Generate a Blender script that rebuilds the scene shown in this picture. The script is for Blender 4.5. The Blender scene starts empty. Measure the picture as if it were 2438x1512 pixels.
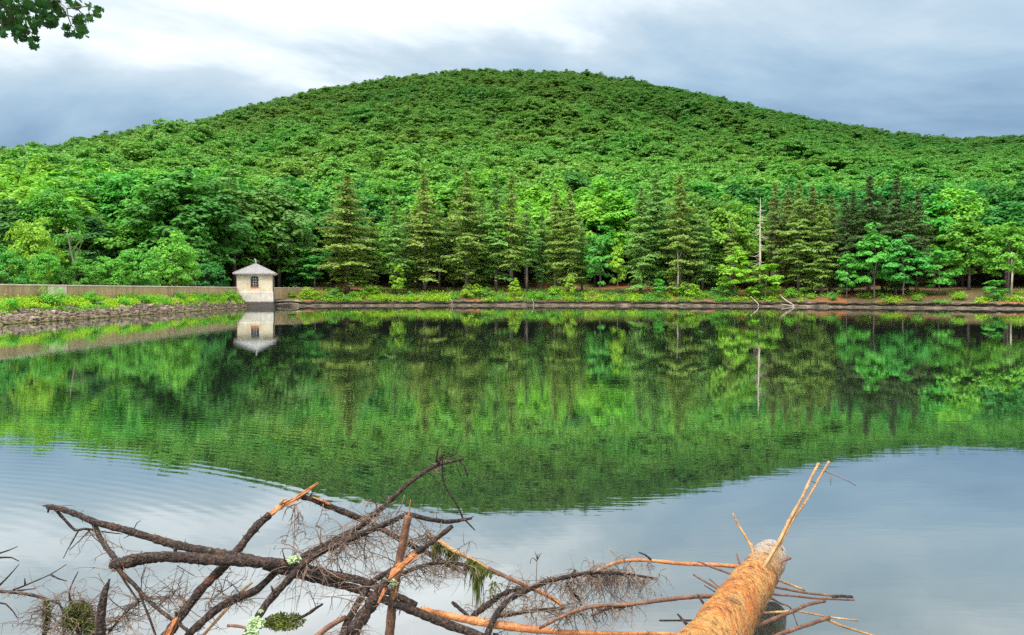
import bpy, math, random
import numpy as np
from mathutils import Vector, Matrix, noise as mnoise

# ------------------------------------------------------------------ camera
F, CX, CY, HOR, EYE = 1850.0, 1219.0, 756.0, 692.0, 2.1
PITCH = math.atan((CY - HOR) / F)
scene = bpy.context.scene
C = scene.collection
cam = bpy.data.cameras.new('camera')
cam.sensor_width = 36.0
cam.lens = 36.0 * F / 2438.0
cam.clip_start, cam.clip_end = 0.05, 6000
camo = bpy.data.objects.new('camera', cam)
C.objects.link(camo)
camo.location = (0, 0, EYE)
camo.rotation_euler = (math.pi / 2 - PITCH, 0, 0)
scene.camera = camo

# ------------------------------------------------------------------ sky, sun, exposure
SUN_EL, SUN_AZ = math.radians(52), math.radians(-148)   # azimuth from +Y towards +X
EXPO = 0.9
w = bpy.data.worlds.new('World'); scene.world = w; w.use_nodes = True
nt = w.node_tree; N = nt.nodes; L = nt.links
for n in list(N): N.remove(n)
def nd(t, tree=None, **kw):
    n = (tree or nt).nodes.new(t)
    for k, v in kw.items(): setattr(n, k, v)
    return n
out = nd('ShaderNodeOutputWorld'); bg = nd('ShaderNodeBackground')
sky = nd('ShaderNodeTexSky'); sky.sky_type = 'NISHITA'; sky.sun_disc = False
sky.sun_elevation = SUN_EL; sky.sun_rotation = SUN_AZ; sky.dust_density = 2.0
skm = nd('ShaderNodeVectorMath', operation='SCALE'); skm.inputs['Scale'].default_value = 0.08
L.new(sky.outputs[0], skm.inputs[0])
tc = nd('ShaderNodeTexCoord'); sep = nd('ShaderNodeSeparateXYZ')
L.new(tc.outputs['Generated'], sep.inputs[0])
def mth(op, a, b=None, tree=None, clamp=False):
    m = nd('ShaderNodeMath', tree, operation=op); m.use_clamp = clamp
    lk = (tree or nt).links
    for i, v in enumerate((a, b)):
        if v is None: continue
        if isinstance(v, (int, float)): m.inputs[i].default_value = v
        else: lk.new(v, m.inputs[i])
    return m.outputs[0]
elev = mth('MAXIMUM', sep.outputs['Z'], 0.0)
den = mth('ADD', elev, 0.36)
cmb = nd('ShaderNodeCombineXYZ')
L.new(mth('DIVIDE', sep.outputs['X'], den), cmb.inputs[0])
L.new(mth('DIVIDE', sep.outputs['Y'], den), cmb.inputs[1])
mp = nd('ShaderNodeMapping'); mp.inputs['Location'].default_value = (6.1, 28.2, 0.0); mp.inputs['Scale'].default_value = (0.75, 1.0, 1)
L.new(cmb.outputs[0], mp.inputs[0])
nz = nd('ShaderNodeTexNoise'); nz.inputs['Scale'].default_value = 1.0; nz.inputs['Detail'].default_value = 8.0; nz.inputs['Roughness'].default_value = 0.56
nz.inputs['Distortion'].default_value = 0.5
L.new(mp.outputs[0], nz.inputs['Vector'])
er = nd('ShaderNodeValToRGB'); er.color_ramp.interpolation = 'B_SPLINE'
cr = er.color_ramp
cr.elements[0].position = 0.0; cr.elements[0].color = (0.20,) * 3 + (1,)
cr.elements[1].position = 1.0; cr.elements[1].color = (1.0,) * 3 + (1,)
for p, v in ((0.12, 0.23), (0.22, 0.33), (0.34, 0.52), (0.5, 0.76)):
    e = cr.elements.new(p); e.color = (v, v, v, 1)
L.new(elev, er.inputs[0])
b = mth('ADD', er.outputs[0], mth('MULTIPLY', mth('SUBTRACT', nz.outputs[0], 0.455), 1.6), clamp=True)
cc = nd('ShaderNodeValToRGB'); cr = cc.color_ramp
cr.elements[0].position = 0.0; cr.elements[0].color = (0.08, 0.145, 0.235, 1)
cr.elements[1].position = 1.0; cr.elements[1].color = (2.5, 2.5, 2.55, 1)
for p, v in ((0.2, (0.135, 0.215, 0.315)), (0.38, (0.235, 0.33, 0.42)), (0.54, (0.36, 0.435, 0.49)), (0.68, (0.62, 0.66, 0.69)), (0.86, (1.2, 1.2, 1.22))):
    e = cr.elements.new(p); e.color = v + (1,)
L.new(b, cc.inputs[0])
mx = nd('ShaderNodeMixRGB'); mx.inputs[0].default_value = 0.9
L.new(skm.outputs[0], mx.inputs[1]); L.new(cc.outputs[0], mx.inputs[2])
L.new(mx.outputs[0], bg.inputs[0]); bg.inputs[1].default_value = 1.0
L.new(bg.outputs[0], out.inputs[0])
sl = bpy.data.lights.new('sun', 'SUN'); sl.energy = 2.4; sl.angle = math.radians(12); sl.color = (1.0, 0.96, 0.88)
so = bpy.data.objects.new('sun', sl); C.objects.link(so)
sd = Vector((math.sin(SUN_AZ) * math.cos(SUN_EL), math.cos(SUN_AZ) * math.cos(SUN_EL), math.sin(SUN_EL)))
so.rotation_euler = (-sd).to_track_quat('-Z', 'Y').to_euler(); so.location = sd * 50
vs = scene.view_settings
vs.view_transform = 'Standard'; vs.look = 'None'; vs.exposure = EXPO; vs.gamma = 1.0; vs.use_curve_mapping = False
scene.cycles.max_bounces = 6; scene.cycles.diffuse_bounces = 3; scene.cycles.glossy_bounces = 3
scene.cycles.transmission_bounces = 3; scene.cycles.transparent_max_bounces = 4
scene.cycles.use_denoising = False; scene.cycles.denoiser = 'OPENIMAGEDENOISE'

# ------------------------------------------------------------------ helpers
rng = np.random.default_rng(7)
random.seed(7)
cp, sp_ = math.cos(PITCH), math.sin(PITCH)
def at(px, py, Y):
    """world point whose depth along +Y is Y, seen at photograph position px,py (2438 wide)"""
    u, v = (px - CX) / F, (CY - py) / F
    dy, dz = cp + v * sp_, v * cp - sp_
    k = Y / dy
    return Vector((u * k, Y, EYE + dz * k))
def tanel(py):
    v = (CY - py) / F
    return (v * cp - sp_) / (cp + v * sp_)
def link(o, parent=None):
    C.objects.link(o)
    if parent is not None: o.parent = parent
    return o
def tag(o, label=None, cat=None, group=None, kind=None):
    if label: o['label'] = label
    if cat: o['category'] = cat
    if group: o['group'] = group
    if kind: o['kind'] = kind
    return o
def empty(name, loc=(0, 0, 0), rz=0.0, label=None, cat=None, group=None):
    o = bpy.data.objects.new(name, None); o.empty_display_size = 0.2
    o.location = loc; o.rotation_euler = (0, 0, rz); C.objects.link(o)
    return tag(o, label, cat, group)
def mesh_np(name, V, Fq, mat=None, smooth=False):
    """V (n,3) float, Fq (m,k) int with constant k"""
    V = np.asarray(V, dtype=np.float32); Fq = np.asarray(Fq, dtype=np.int32)
    me = bpy.data.meshes.new(name); k = Fq.shape[1]
    me.vertices.add(len(V)); me.vertices.foreach_set('co', V.ravel())
    me.loops.add(Fq.size); me.loops.foreach_set('vertex_index', Fq.ravel())
    me.polygons.add(len(Fq)); me.polygons.foreach_set('loop_start', np.arange(len(Fq), dtype=np.int32) * k)
    if smooth: me.polygons.foreach_set('use_smooth', np.ones(len(Fq), dtype=bool))
    me.update(calc_edges=True)
    if mat: me.materials.append(mat)
    return me
class MB:
    def __init__(s): s.v = []; s.f = []; s.m = []
    def add(s, V, Fc, mi=0):
        o = len(s.v); s.v += [tuple(p) for p in V]; s.f += [tuple(i + o for i in f) for f in Fc]; s.m += [mi] * len(Fc)
    def box(s, a, b_, mi=0):
        (x0, y0, z0), (x1, y1, z1) = a, b_
        s.add([(x0,y0,z0),(x1,y0,z0),(x1,y1,z0),(x0,y1,z0),(x0,y0,z1),(x1,y0,z1),(x1,y1,z1),(x0,y1,z1)],
              [(0,3,2,1),(4,5,6,7),(0,1,5,4),(1,2,6,5),(2,3,7,6),(3,0,4,7)], mi)
    def tube(s, pts, rad, sides=8, rough=0.0, step=None, mi=0, spl=True):
        P = [Vector(p) for p in pts]; R = list(rad) if hasattr(rad, '__len__') else [rad] * len(P)
        if len(R) == 2 and len(P) > 2: R = [R[0] + (R[1] - R[0]) * i / (len(P) - 1) for i in range(len(P))]
        if spl and step:
            Q = []; RR = []
            for i in range(len(P) - 1):
                p0 = P[max(i - 1, 0)]; p1 = P[i]; p2 = P[i + 1]; p3 = P[min(i + 2, len(P) - 1)]
                n = max(1, int(round((p2 - p1).length / step)))
                for k in range(n):
                    t = k / n; t2 = t * t; t3 = t2 * t
                    Q.append(0.5 * ((2 * p1) + (p2 - p0) * t + (2 * p0 - 5 * p1 + 4 * p2 - p3) * t2 + (3 * p1 - p0 - 3 * p2 + p3) * t3))
                    RR.append(R[i] + (R[i + 1] - R[i]) * t)
            Q.append(P[-1]); RR.append(R[-1]); P, R = Q, RR
        n = len(P); o = len(s.v)
        T = [(P[min(i + 1, n - 1)] - P[max(i - 1, 0)]).normalized() for i in range(n)]
        a = Vector((0, 0, 1)) if abs(T[0].z) < 0.9 else Vector((1, 0, 0))
        u = T[0].cross(a).normalized()
        for i in range(n):
            u = (u - T[i] * u.dot(T[i]))
            u = u.normalized() if u.length > 1e-6 else T[i].orthogonal().normalized()
            v = T[i].cross(u)
            lump = 1.0 + (rough * 0.8 * (random.random() - 0.5) if rough else 0)
            for k in range(sides):
                th = 2 * math.pi * k / sides
                r = R[i] * lump * (1 + (rough * (random.random() - 0.5) if rough else 0))
                s.v.append(tuple(P[i] + (u * math.cos(th) + v * math.sin(th)) * r))
        for i in range(n - 1):
            for k in range(sides):
                k2 = (k + 1) % sides
                s.f.append((o + i * sides + k, o + i * sides + k2, o + (i + 1) * sides + k2, o + (i + 1) * sides + k)); s.m.append(mi)
        s.f.append(tuple(o + k for k in range(sides))[::-1]); s.m.append(mi)
        s.f.append(tuple(o + (n - 1) * sides + k for k in range(sides))); s.m.append(mi)
    def mesh(s, name, mats, smooth=False):
        me = bpy.data.meshes.new(name); me.from_pydata(s.v, [], s.f)
        mats = mats if isinstance(mats, (list, tuple)) else [mats]
        for m in mats: me.materials.append(m)
        if len(mats) > 1: me.polygons.foreach_set('material_index', s.m)
        if smooth: me.polygons.foreach_set('use_smooth', [True] * len(s.f))
        me.update(); return me
    def build(s, name, mats, parent=None, smooth=False, local=None):
        me = s.mesh(name, mats, smooth)
        if local is not None: me.transform(Matrix.Translation(-Vector(local)))
        return link(bpy.data.objects.new(name, me), parent)

# ------------------------------------------------------------------ materials
def newmat(name):
    m = bpy.data.materials.new(name); m.use_nodes = True
    t = m.node_tree
    for n in list(t.nodes): t.nodes.remove(n)
    o = t.nodes.new('ShaderNodeOutputMaterial')
    return m, t, o
def ramp(t, src, stops):
    r = t.nodes.new('ShaderNodeValToRGB'); e = r.color_ramp.elements
    e[0].position = stops[0][0]; e[0].color = tuple(stops[0][1]) + (1,)
    e[1].position = stops[-1][0]; e[1].color = tuple(stops[-1][1]) + (1,)
    for p, c in stops[1:-1]:
        k = e.new(p); k.color = tuple(c) + (1,)
    t.links.new(src, r.inputs[0]); return r.outputs[0]
def tnoise(t, scale, detail=4, rough=0.55, vec=None, dist=0.0):
    n = t.nodes.new('ShaderNodeTexNoise'); n.inputs['Scale'].default_value = scale
    n.inputs['Detail'].default_value = detail; n.inputs['Roughness'].default_value = rough; n.inputs['Distortion'].default_value = dist
    if vec is not None: t.links.new(vec, n.inputs['Vector'])
    return n.outputs['Fac']
def mixc(t, mode, fac, a, b_):
    m = t.nodes.new('ShaderNodeMixRGB'); m.blend_type = mode
    for i, v in enumerate((fac, a, b_)):
        if isinstance(v, (int, float)): m.inputs[i].default_value = v
        elif isinstance(v, (tuple, list)): m.inputs[i].default_value = tuple(v) + (1,)
        else: t.links.new(v, m.inputs[i])
    return m.outputs[0]
def vmap(t, src, scale, loc=(0, 0, 0), rot=(0, 0, 0)):
    m = t.nodes.new('ShaderNodeMapping'); m.inputs['Scale'].default_value = scale; m.inputs['Location'].default_value = loc
    m.inputs['Rotation'].default_value = rot
    t.links.new(src, m.inputs[0]); return m.outputs[0]
def bump(t, h, strength, distance):
    b_ = t.nodes.new('ShaderNodeBump'); b_.inputs['Strength'].default_value = strength; b_.inputs['Distance'].default_value = distance
    t.links.new(h, b_.inputs['Height']); return b_.outputs[0]
def prin(t, o, col, rough=0.8, nor=None, spec=0.3):
    p = t.nodes.new('ShaderNodeBsdfPrincipled'); p.inputs['Specular IOR Level'].default_value = spec
    if isinstance(col, (tuple, list)): p.inputs['Base Color'].default_value = tuple(col) + (1,)
    else: t.links.new(col, p.inputs['Base Color'])
    if isinstance(rough, (int, float)): p.inputs['Roughness'].default_value = rough
    else: t.links.new(rough, p.inputs['Roughness'])
    if nor is not None: t.links.new(nor, p.inputs['Normal'])
    t.links.new(p.outputs[0], o.inputs[0]); return p
def coords(t, kind='Object'):
    return t.nodes.new('ShaderNodeTexCoord').outputs[kind]
def wpos(t):
    return t.nodes.new('ShaderNodeNewGeometry').outputs['Position']

def leaf_material(name, var=0.5, transl=0.38, hue=0.02):
    """albedo comes from the object's own colour, varied per tree, per clump and over the hillside"""
    m, t, o = newmat(name)
    oi = t.nodes.new('ShaderNodeObjectInfo')
    v = mth('ADD', mth('MULTIPLY', oi.outputs['Random'], var), 1.0 - var / 2, t)
    pn = tnoise(t, 0.011, 3, 0.6, oi.outputs['Location'])
    pv = mth('ADD', mth('MULTIPLY', pn, 1.8), 0.1, t)
    cn = tnoise(t, 0.55, 3, 0.6, coords(t))
    cv = mth('ADD', mth('MULTIPLY', cn, 0.9), 0.55, t)
    # leaf colour darkens with height up the slope and turns bluer towards the right
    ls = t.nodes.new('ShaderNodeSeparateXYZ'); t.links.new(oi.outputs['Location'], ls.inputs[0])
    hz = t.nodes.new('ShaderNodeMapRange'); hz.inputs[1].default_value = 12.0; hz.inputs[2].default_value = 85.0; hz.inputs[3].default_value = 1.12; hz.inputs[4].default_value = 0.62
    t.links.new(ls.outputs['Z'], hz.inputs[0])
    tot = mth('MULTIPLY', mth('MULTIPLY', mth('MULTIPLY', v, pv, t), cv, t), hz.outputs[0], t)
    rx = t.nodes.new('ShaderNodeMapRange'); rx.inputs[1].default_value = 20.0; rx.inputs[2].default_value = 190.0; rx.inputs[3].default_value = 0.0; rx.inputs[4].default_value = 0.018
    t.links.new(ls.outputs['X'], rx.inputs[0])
    hs = t.nodes.new('ShaderNodeHueSaturation')
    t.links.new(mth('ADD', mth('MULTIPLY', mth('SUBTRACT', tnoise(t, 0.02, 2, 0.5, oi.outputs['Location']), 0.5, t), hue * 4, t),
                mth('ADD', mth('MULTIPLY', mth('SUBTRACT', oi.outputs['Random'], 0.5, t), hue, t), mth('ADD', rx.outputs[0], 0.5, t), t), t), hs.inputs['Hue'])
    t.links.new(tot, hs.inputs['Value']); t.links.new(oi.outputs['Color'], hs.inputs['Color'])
    d = t.nodes.new('ShaderNodeBsdfPrincipled'); d.inputs['Roughness'].default_value = 0.6; d.inputs['Specular IOR Level'].default_value = 0.25
    tr = t.nodes.new('ShaderNodeBsdfTranslucent'); mxs = t.nodes.new('ShaderNodeMixShader'); mxs.inputs[0].default_value = transl
    t.links.new(hs.outputs[0], d.inputs['Base Color']); t.links.new(hs.outputs[0], tr.inputs[0])
    t.links.new(d.outputs[0], mxs.inputs[1]); t.links.new(tr.outputs[0], mxs.inputs[2]); t.links.new(mxs.outputs[0], o.inputs[0])
    return m
M = {}
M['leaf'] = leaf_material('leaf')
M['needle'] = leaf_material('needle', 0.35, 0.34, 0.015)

def simple_noise_mat(name, stops, scale, rough=0.85, bmp=None, vec='Object', stretch=None, detail=5):
    m, t, o = newmat(name); c = coords(t, vec)
    if stretch: c = vmap(t, c, stretch)
    n = tnoise(t, scale, detail, 0.6, c)
    nor = None
    if bmp: nor = bump(t, tnoise(t, scale * bmp[0], 5, 0.65, c), bmp[1], bmp[2])
    prin(t, o, ramp(t, n, stops), rough, nor); return m
M['bark_grey'] = simple_noise_mat('bark_grey', [(0.3, (0.05, 0.04, 0.033)), (0.55, (0.14, 0.115, 0.095)), (0.75, (0.26, 0.22, 0.18))], 3.0, stretch=(1, 1, 0.25))
M['dead_wood'] = simple_noise_mat('dead_wood', [(0.3, (0.20, 0.16, 0.12)), (0.7, (0.48, 0.42, 0.34))], 3.0, stretch=(1, 1, 0.3))
M['bark_dark'] = None
def bark_dark():
    m, t, o = newmat('bark_dark'); c = wpos(t)
    n1 = tnoise(t, 9, 6, 0.7, c); n2 = tnoise(t, 60, 5, 0.7, c); n3 = tnoise(t, 3.2, 3, 0.6, c)
    col = ramp(t, n2, [(0.34, (0.004, 0.003, 0.0028)), (0.5, (0.020, 0.013, 0.010)), (0.62, (0.068, 0.042, 0.030)), (0.74, (0.21, 0.135, 0.09))])
    rust = ramp(t, n1, [(0.57, (0, 0, 0)), (0.70, (1, 1, 1))])
    col = mixc(t, 'MIX', mth('MULTIPLY', rust, 0.55, t), col, (0.16, 0.062, 0.024))
    lic = ramp(t, mth('MULTIPLY', n3, n2, t), [(0.33, (0, 0, 0)), (0.42, (1, 1, 1))])
    col = mixc(t, 'MIX', mth('MULTIPLY', lic, 0.25, t), col, (0.15, 0.14, 0.10))
    vr = t.nodes.new('ShaderNodeTexVoronoi'); vr.inputs['Scale'].default_value = 70; t.links.new(c, vr.inputs['Vector'])
    h = mth('ADD', n2, mth('MULTIPLY', vr.outputs['Distance'], 0.8, t), t)
    prin(t, o, col, 0.75, bump(t, h, 1.0, 0.009), 0.25); return m
M['bark_dark'] = bark_dark()
def stripped(name, a, b_, c_, dark=0.5):
    m, t, o = newmat(name); c = wpos(t)
    n1 = tnoise(t, 14, 6, 0.7, c, 0.6); n2 = tnoise(t, 90, 4, 0.6, c); n3 = tnoise(t, 6.5, 5, 0.7, c)
    col = ramp(t, n1, [(0.25, a), (0.5, b_), (0.72, c_)])
    col = mixc(t, 'MIX', mth('MULTIPLY', ramp(t, n3, [(0.55, (0, 0, 0)), (0.66, (1, 1, 1))]), dark, t), col, (0.07, 0.035, 0.022))
    col = mixc(t, 'MULTIPLY', 0.6, col, ramp(t, n2, [(0.3, (0.35, 0.33, 0.3)), (0.6, (1.1, 1.1, 1.1))]))
    prin(t, o, col, 0.6, bump(t, mth('ADD', n2, n1, t), 0.6, 0.006), 0.35); return m
M['wood_orange'] = stripped('wood_orange', (0.13, 0.045, 0.016), (0.36, 0.13, 0.038), (0.56, 0.28, 0.11), 0.55)
M['wood_red'] = stripped('wood_red', (0.045, 0.021, 0.013), (0.115, 0.052, 0.029), (0.26, 0.13, 0.065), 0.7)
M['wood_pale'] = stripped('wood_pale', (0.16, 0.085, 0.035), (0.34, 0.19, 0.075), (0.52, 0.33, 0.15), 0.45)
def log_mat():
    m, t, o = newmat('log_wood'); c0 = wpos(t); c = vmap(t, c0, (1.0, 0.30, 1.0))
    n1 = tnoise(t, 8, 7, 0.72, c, 0.8); n2 = tnoise(t, 40, 6, 0.7, c); n3 = tnoise(t, 14, 6, 0.7, vmap(t, c, (1, 1, 1), (5, 3, 1)))
    col = ramp(t, n1, [(0.32, (0.09, 0.045, 0.02)), (0.41, (0.29, 0.135, 0.035)), (0.50, (0.43, 0.235, 0.07)), (0.57, (0.33, 0.095, 0.016)), (0.65, (0.46, 0.255, 0.085)), (0.76, (0.44, 0.34, 0.20))])
    # the far end, long out of its bark, has weathered grey
    s = t.nodes.new('ShaderNodeSeparateXYZ'); t.links.new(c0, s.inputs[0])
    far = t.nodes.new('ShaderNodeMapRange'); far.inputs[1].default_value = 4.6; far.inputs[2].default_value = 5.4
    t.links.new(mth('ADD', s.outputs['Y'], mth('MULTIPLY', mth('SUBTRACT', n3, 0.5, t), 2.0, t), t), far.inputs[0])
    col = mixc(t, 'MIX', far.outputs[0], col, ramp(t, n3, [(0.35, (0.20, 0.19, 0.17)), (0.65, (0.42, 0.40, 0.36))]))
    col = mixc(t, 'MIX', mth('MULTIPLY', ramp(t, mth('MULTIPLY', n3, n2, t), [(0.29, (0, 0, 0)), (0.36, (1, 1, 1))]), 0.85, t), col, (0.075, 0.033, 0.018))
    col = mixc(t, 'MULTIPLY', 0.9, col, ramp(t, n2, [(0.34, (0.30, 0.24, 0.20)), (0.46, (0.9, 0.9, 0.9)), (0.62, (1.3, 1.25, 1.15))]))
    prin(t, o, col, 0.75, bump(t, mth('ADD', n2, n3, t), 1.0, 0.03), 0.2); return m
M['log'] = log_mat()
M['log_scrap'] = simple_noise_mat('log_scrap', [(0.3, (0.07, 0.035, 0.018)), (0.7, (0.20, 0.105, 0.045))], 40.0)
M['twig'] = simple_noise_mat('twig', [(0.35, (0.05, 0.035, 0.028)), (0.65, (0.20, 0.14, 0.10))], 8.0, vec='Object')
M['lichen'] = simple_noise_mat('lichen', [(0.35, (0.13, 0.20, 0.08)), (0.65, (0.36, 0.46, 0.26))], 60.0)
M['moss'] = simple_noise_mat('moss', [(0.35, (0.03, 0.042, 0.008)), (0.6, (0.10, 0.125, 0.014)), (0.75, (0.24, 0.25, 0.03))], 14.0, vec='Object')

def ground_mat():
    m, t, o = newmat('forest_floor'); c = wpos(t)
    n1 = tnoise(t, 0.25, 5, 0.65, c); n2 = tnoise(t, 3.0, 5, 0.65, c)
    col = ramp(t, n1, [(0.36, (0.055, 0.075, 0.018)), (0.5, (0.11, 0.07, 0.03)), (0.62, (0.30, 0.10, 0.035)), (0.75, (0.16, 0.07, 0.03))])
    col = mixc(t, 'MULTIPLY', 0.6, col, ramp(t, n2, [(0.3, (0.3, 0.3, 0.3)), (0.7, (1.2, 1.2, 1.2))]))
    prin(t, o, col, 0.95, bump(t, n2, 0.6, 0.2)); return m
M['ground'] = ground_mat()
M['mud'] = simple_noise_mat('shore_mud', [(0.34, (0.02, 0.016, 0.011)), (0.5, (0.07, 0.055, 0.036)), (0.68, (0.20, 0.155, 0.105))], 2.2, 0.8, (5, 0.7, 0.1), 'Object', (0.5, 0.5, 3.0), 7)
M['bank'] = simple_noise_mat('bank_soil', [(0.35, (0.045, 0.04, 0.02)), (0.6, (0.12, 0.09, 0.055))], 2.0, 0.9, (5, 0.6, 0.1))
def stone_mat():
    m, t, o = newmat('stone')
    oi = t.nodes.new('ShaderNodeObjectInfo'); c = wpos(t)
    n = tnoise(t, 4, 5, 0.65, c); n2 = tnoise(t, 0.7, 3, 0.6, c)
    col = ramp(t, n, [(0.3, (0.07, 0.055, 0.04)), (0.55, (0.19, 0.15, 0.115)), (0.75, (0.36, 0.31, 0.25))])
    col = mixc(t, 'MULTIPLY', 1.0, col, ramp(t, oi.outputs['Random'], [(0, (0.5, 0.45, 0.42)), (0.5, (0.9, 0.85, 0.8)), (1, (1.25, 1.2, 1.15))]))
    s = t.nodes.new('ShaderNodeSeparateXYZ'); t.links.new(c, s.inputs[0])
    wet = t.nodes.new('ShaderNodeMapRange'); wet.inputs[1].default_value = 0.42; wet.inputs[2].default_value = 0.12
    t.links.new(mth('ADD', s.outputs['Z'], mth('MULTIPLY', mth('SUBTRACT', n2, 0.5, t), 0.5, t), t), wet.inputs[0])
    col = mixc(t, 'MIX', mth('MULTIPLY', wet.outputs[0], 0.8, t), col, ramp(t, n2, [(0.4, (0.07, 0.05, 0.03)), (0.6, (0.10, 0.095, 0.018))]))
    prin(t, o, col, 0.8, bump(t, n, 0.5, 0.04)); return m
M['stone'] = stone_mat()
def concrete(name, base, streak, house=False):
    m, t, o = newmat(name); c = wpos(t)
    n1 = tnoise(t, 0.9, 6, 0.65, c); n2 = tnoise(t, 7, 5, 0.65, c); n3 = tnoise(t, 1.3, 5, 0.7, vmap(t, c, (1.2, 1.2, 0.12)))
    col = ramp(t, n1, [(0.3, tuple(x * 0.72 for x in base)), (0.55, base), (0.75, tuple(min(1, x * 1.22) for x in base))])
    col = mixc(t, 'MIX', mth('MULTIPLY', ramp(t, n3, [(0.48, (0, 0, 0)), (0.66, (1, 1, 1))]), 0.55 if not house else 0.5, t), col, streak)
    col = mixc(t, 'MULTIPLY', 0.35, col, ramp(t, n2, [(0.3, (0.5, 0.5, 0.5)), (0.7, (1.2, 1.2, 1.2))]))
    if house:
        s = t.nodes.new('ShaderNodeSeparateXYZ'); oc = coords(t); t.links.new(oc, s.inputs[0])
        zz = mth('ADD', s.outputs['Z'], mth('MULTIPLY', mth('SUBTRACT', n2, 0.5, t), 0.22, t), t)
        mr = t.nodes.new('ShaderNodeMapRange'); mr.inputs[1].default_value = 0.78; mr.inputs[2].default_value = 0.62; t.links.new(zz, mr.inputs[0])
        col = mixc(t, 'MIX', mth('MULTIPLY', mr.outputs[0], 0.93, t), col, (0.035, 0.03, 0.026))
        # rust run-off under the window sill
        ax = mth('ABSOLUTE', s.outputs['X'], None, t)
        m1 = t.nodes.new('ShaderNodeMapRange'); m1.inputs[1].default_value = 0.50; m1.inputs[2].default_value = 0.42; t.links.new(ax, m1.inputs[0])
        m2 = t.nodes.new('ShaderNodeMapRange'); m2.inputs[1].default_value = 2.16; m2.inputs[2].default_value = 2.48
        t.links.new(mth('ADD', s.outputs['Z'], mth('MULTIPLY', mth('SUBTRACT', n3, 0.5, t), 0.5, t), t), m2.inputs[0])
        m3 = mth('LESS_THAN', s.outputs['Z'], 2.62, t)
        st = mth('MULTIPLY', mth('MULTIPLY', m1.outputs[0], m2.outputs[0], t), m3, t)
        col = mixc(t, 'MIX', mth('MULTIPLY', st, 0.95, t), col, (0.62, 0.14, 0.02))
    prin(t, o, col, 0.88, bump(t, n2, 0.35, 0.03)); return m
M['concrete_wall'] = concrete('concrete_wall', (0.36, 0.265, 0.135), (0.13, 0.09, 0.045))
M['concrete_pale'] = concrete('concrete_pale', (0.60, 0.52, 0.40), (0.45, 0.37, 0.25))
M['concrete_cap'] = concrete('concrete_cap', (0.58, 0.52, 0.42), (0.4, 0.34, 0.25))
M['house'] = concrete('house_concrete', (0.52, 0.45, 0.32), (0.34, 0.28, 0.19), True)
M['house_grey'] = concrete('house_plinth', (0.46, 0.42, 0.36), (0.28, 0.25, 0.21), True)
M['shingle'] = simple_noise_mat('roof_shingle', [(0.3, (0.15, 0.148, 0.146)), (0.7, (0.29, 0.285, 0.28))], 5.0, 0.8, (4, 0.3, 0.02))
M['dark_metal'] = simple_noise_mat('dark_metal', [(0.3, (0.02, 0.018, 0.018)), (0.7, (0.06, 0.045, 0.04))], 8, 0.6)
M['glass'] = simple_noise_mat('window_glass', [(0.3, (0.012, 0.014, 0.018)), (0.7, (0.03, 0.032, 0.036))], 1.2, 0.12)
M['fascia'] = simple_noise_mat('fascia_paint', [(0.3, (0.25, 0.22, 0.18)), (0.7, (0.5, 0.46, 0.4))], 6, 0.7)
M['grey_metal'] = simple_noise_mat('grey_metal', [(0.3, (0.22, 0.22, 0.22)), (0.7, (0.5, 0.5, 0.5))], 9, 0.5)

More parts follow.
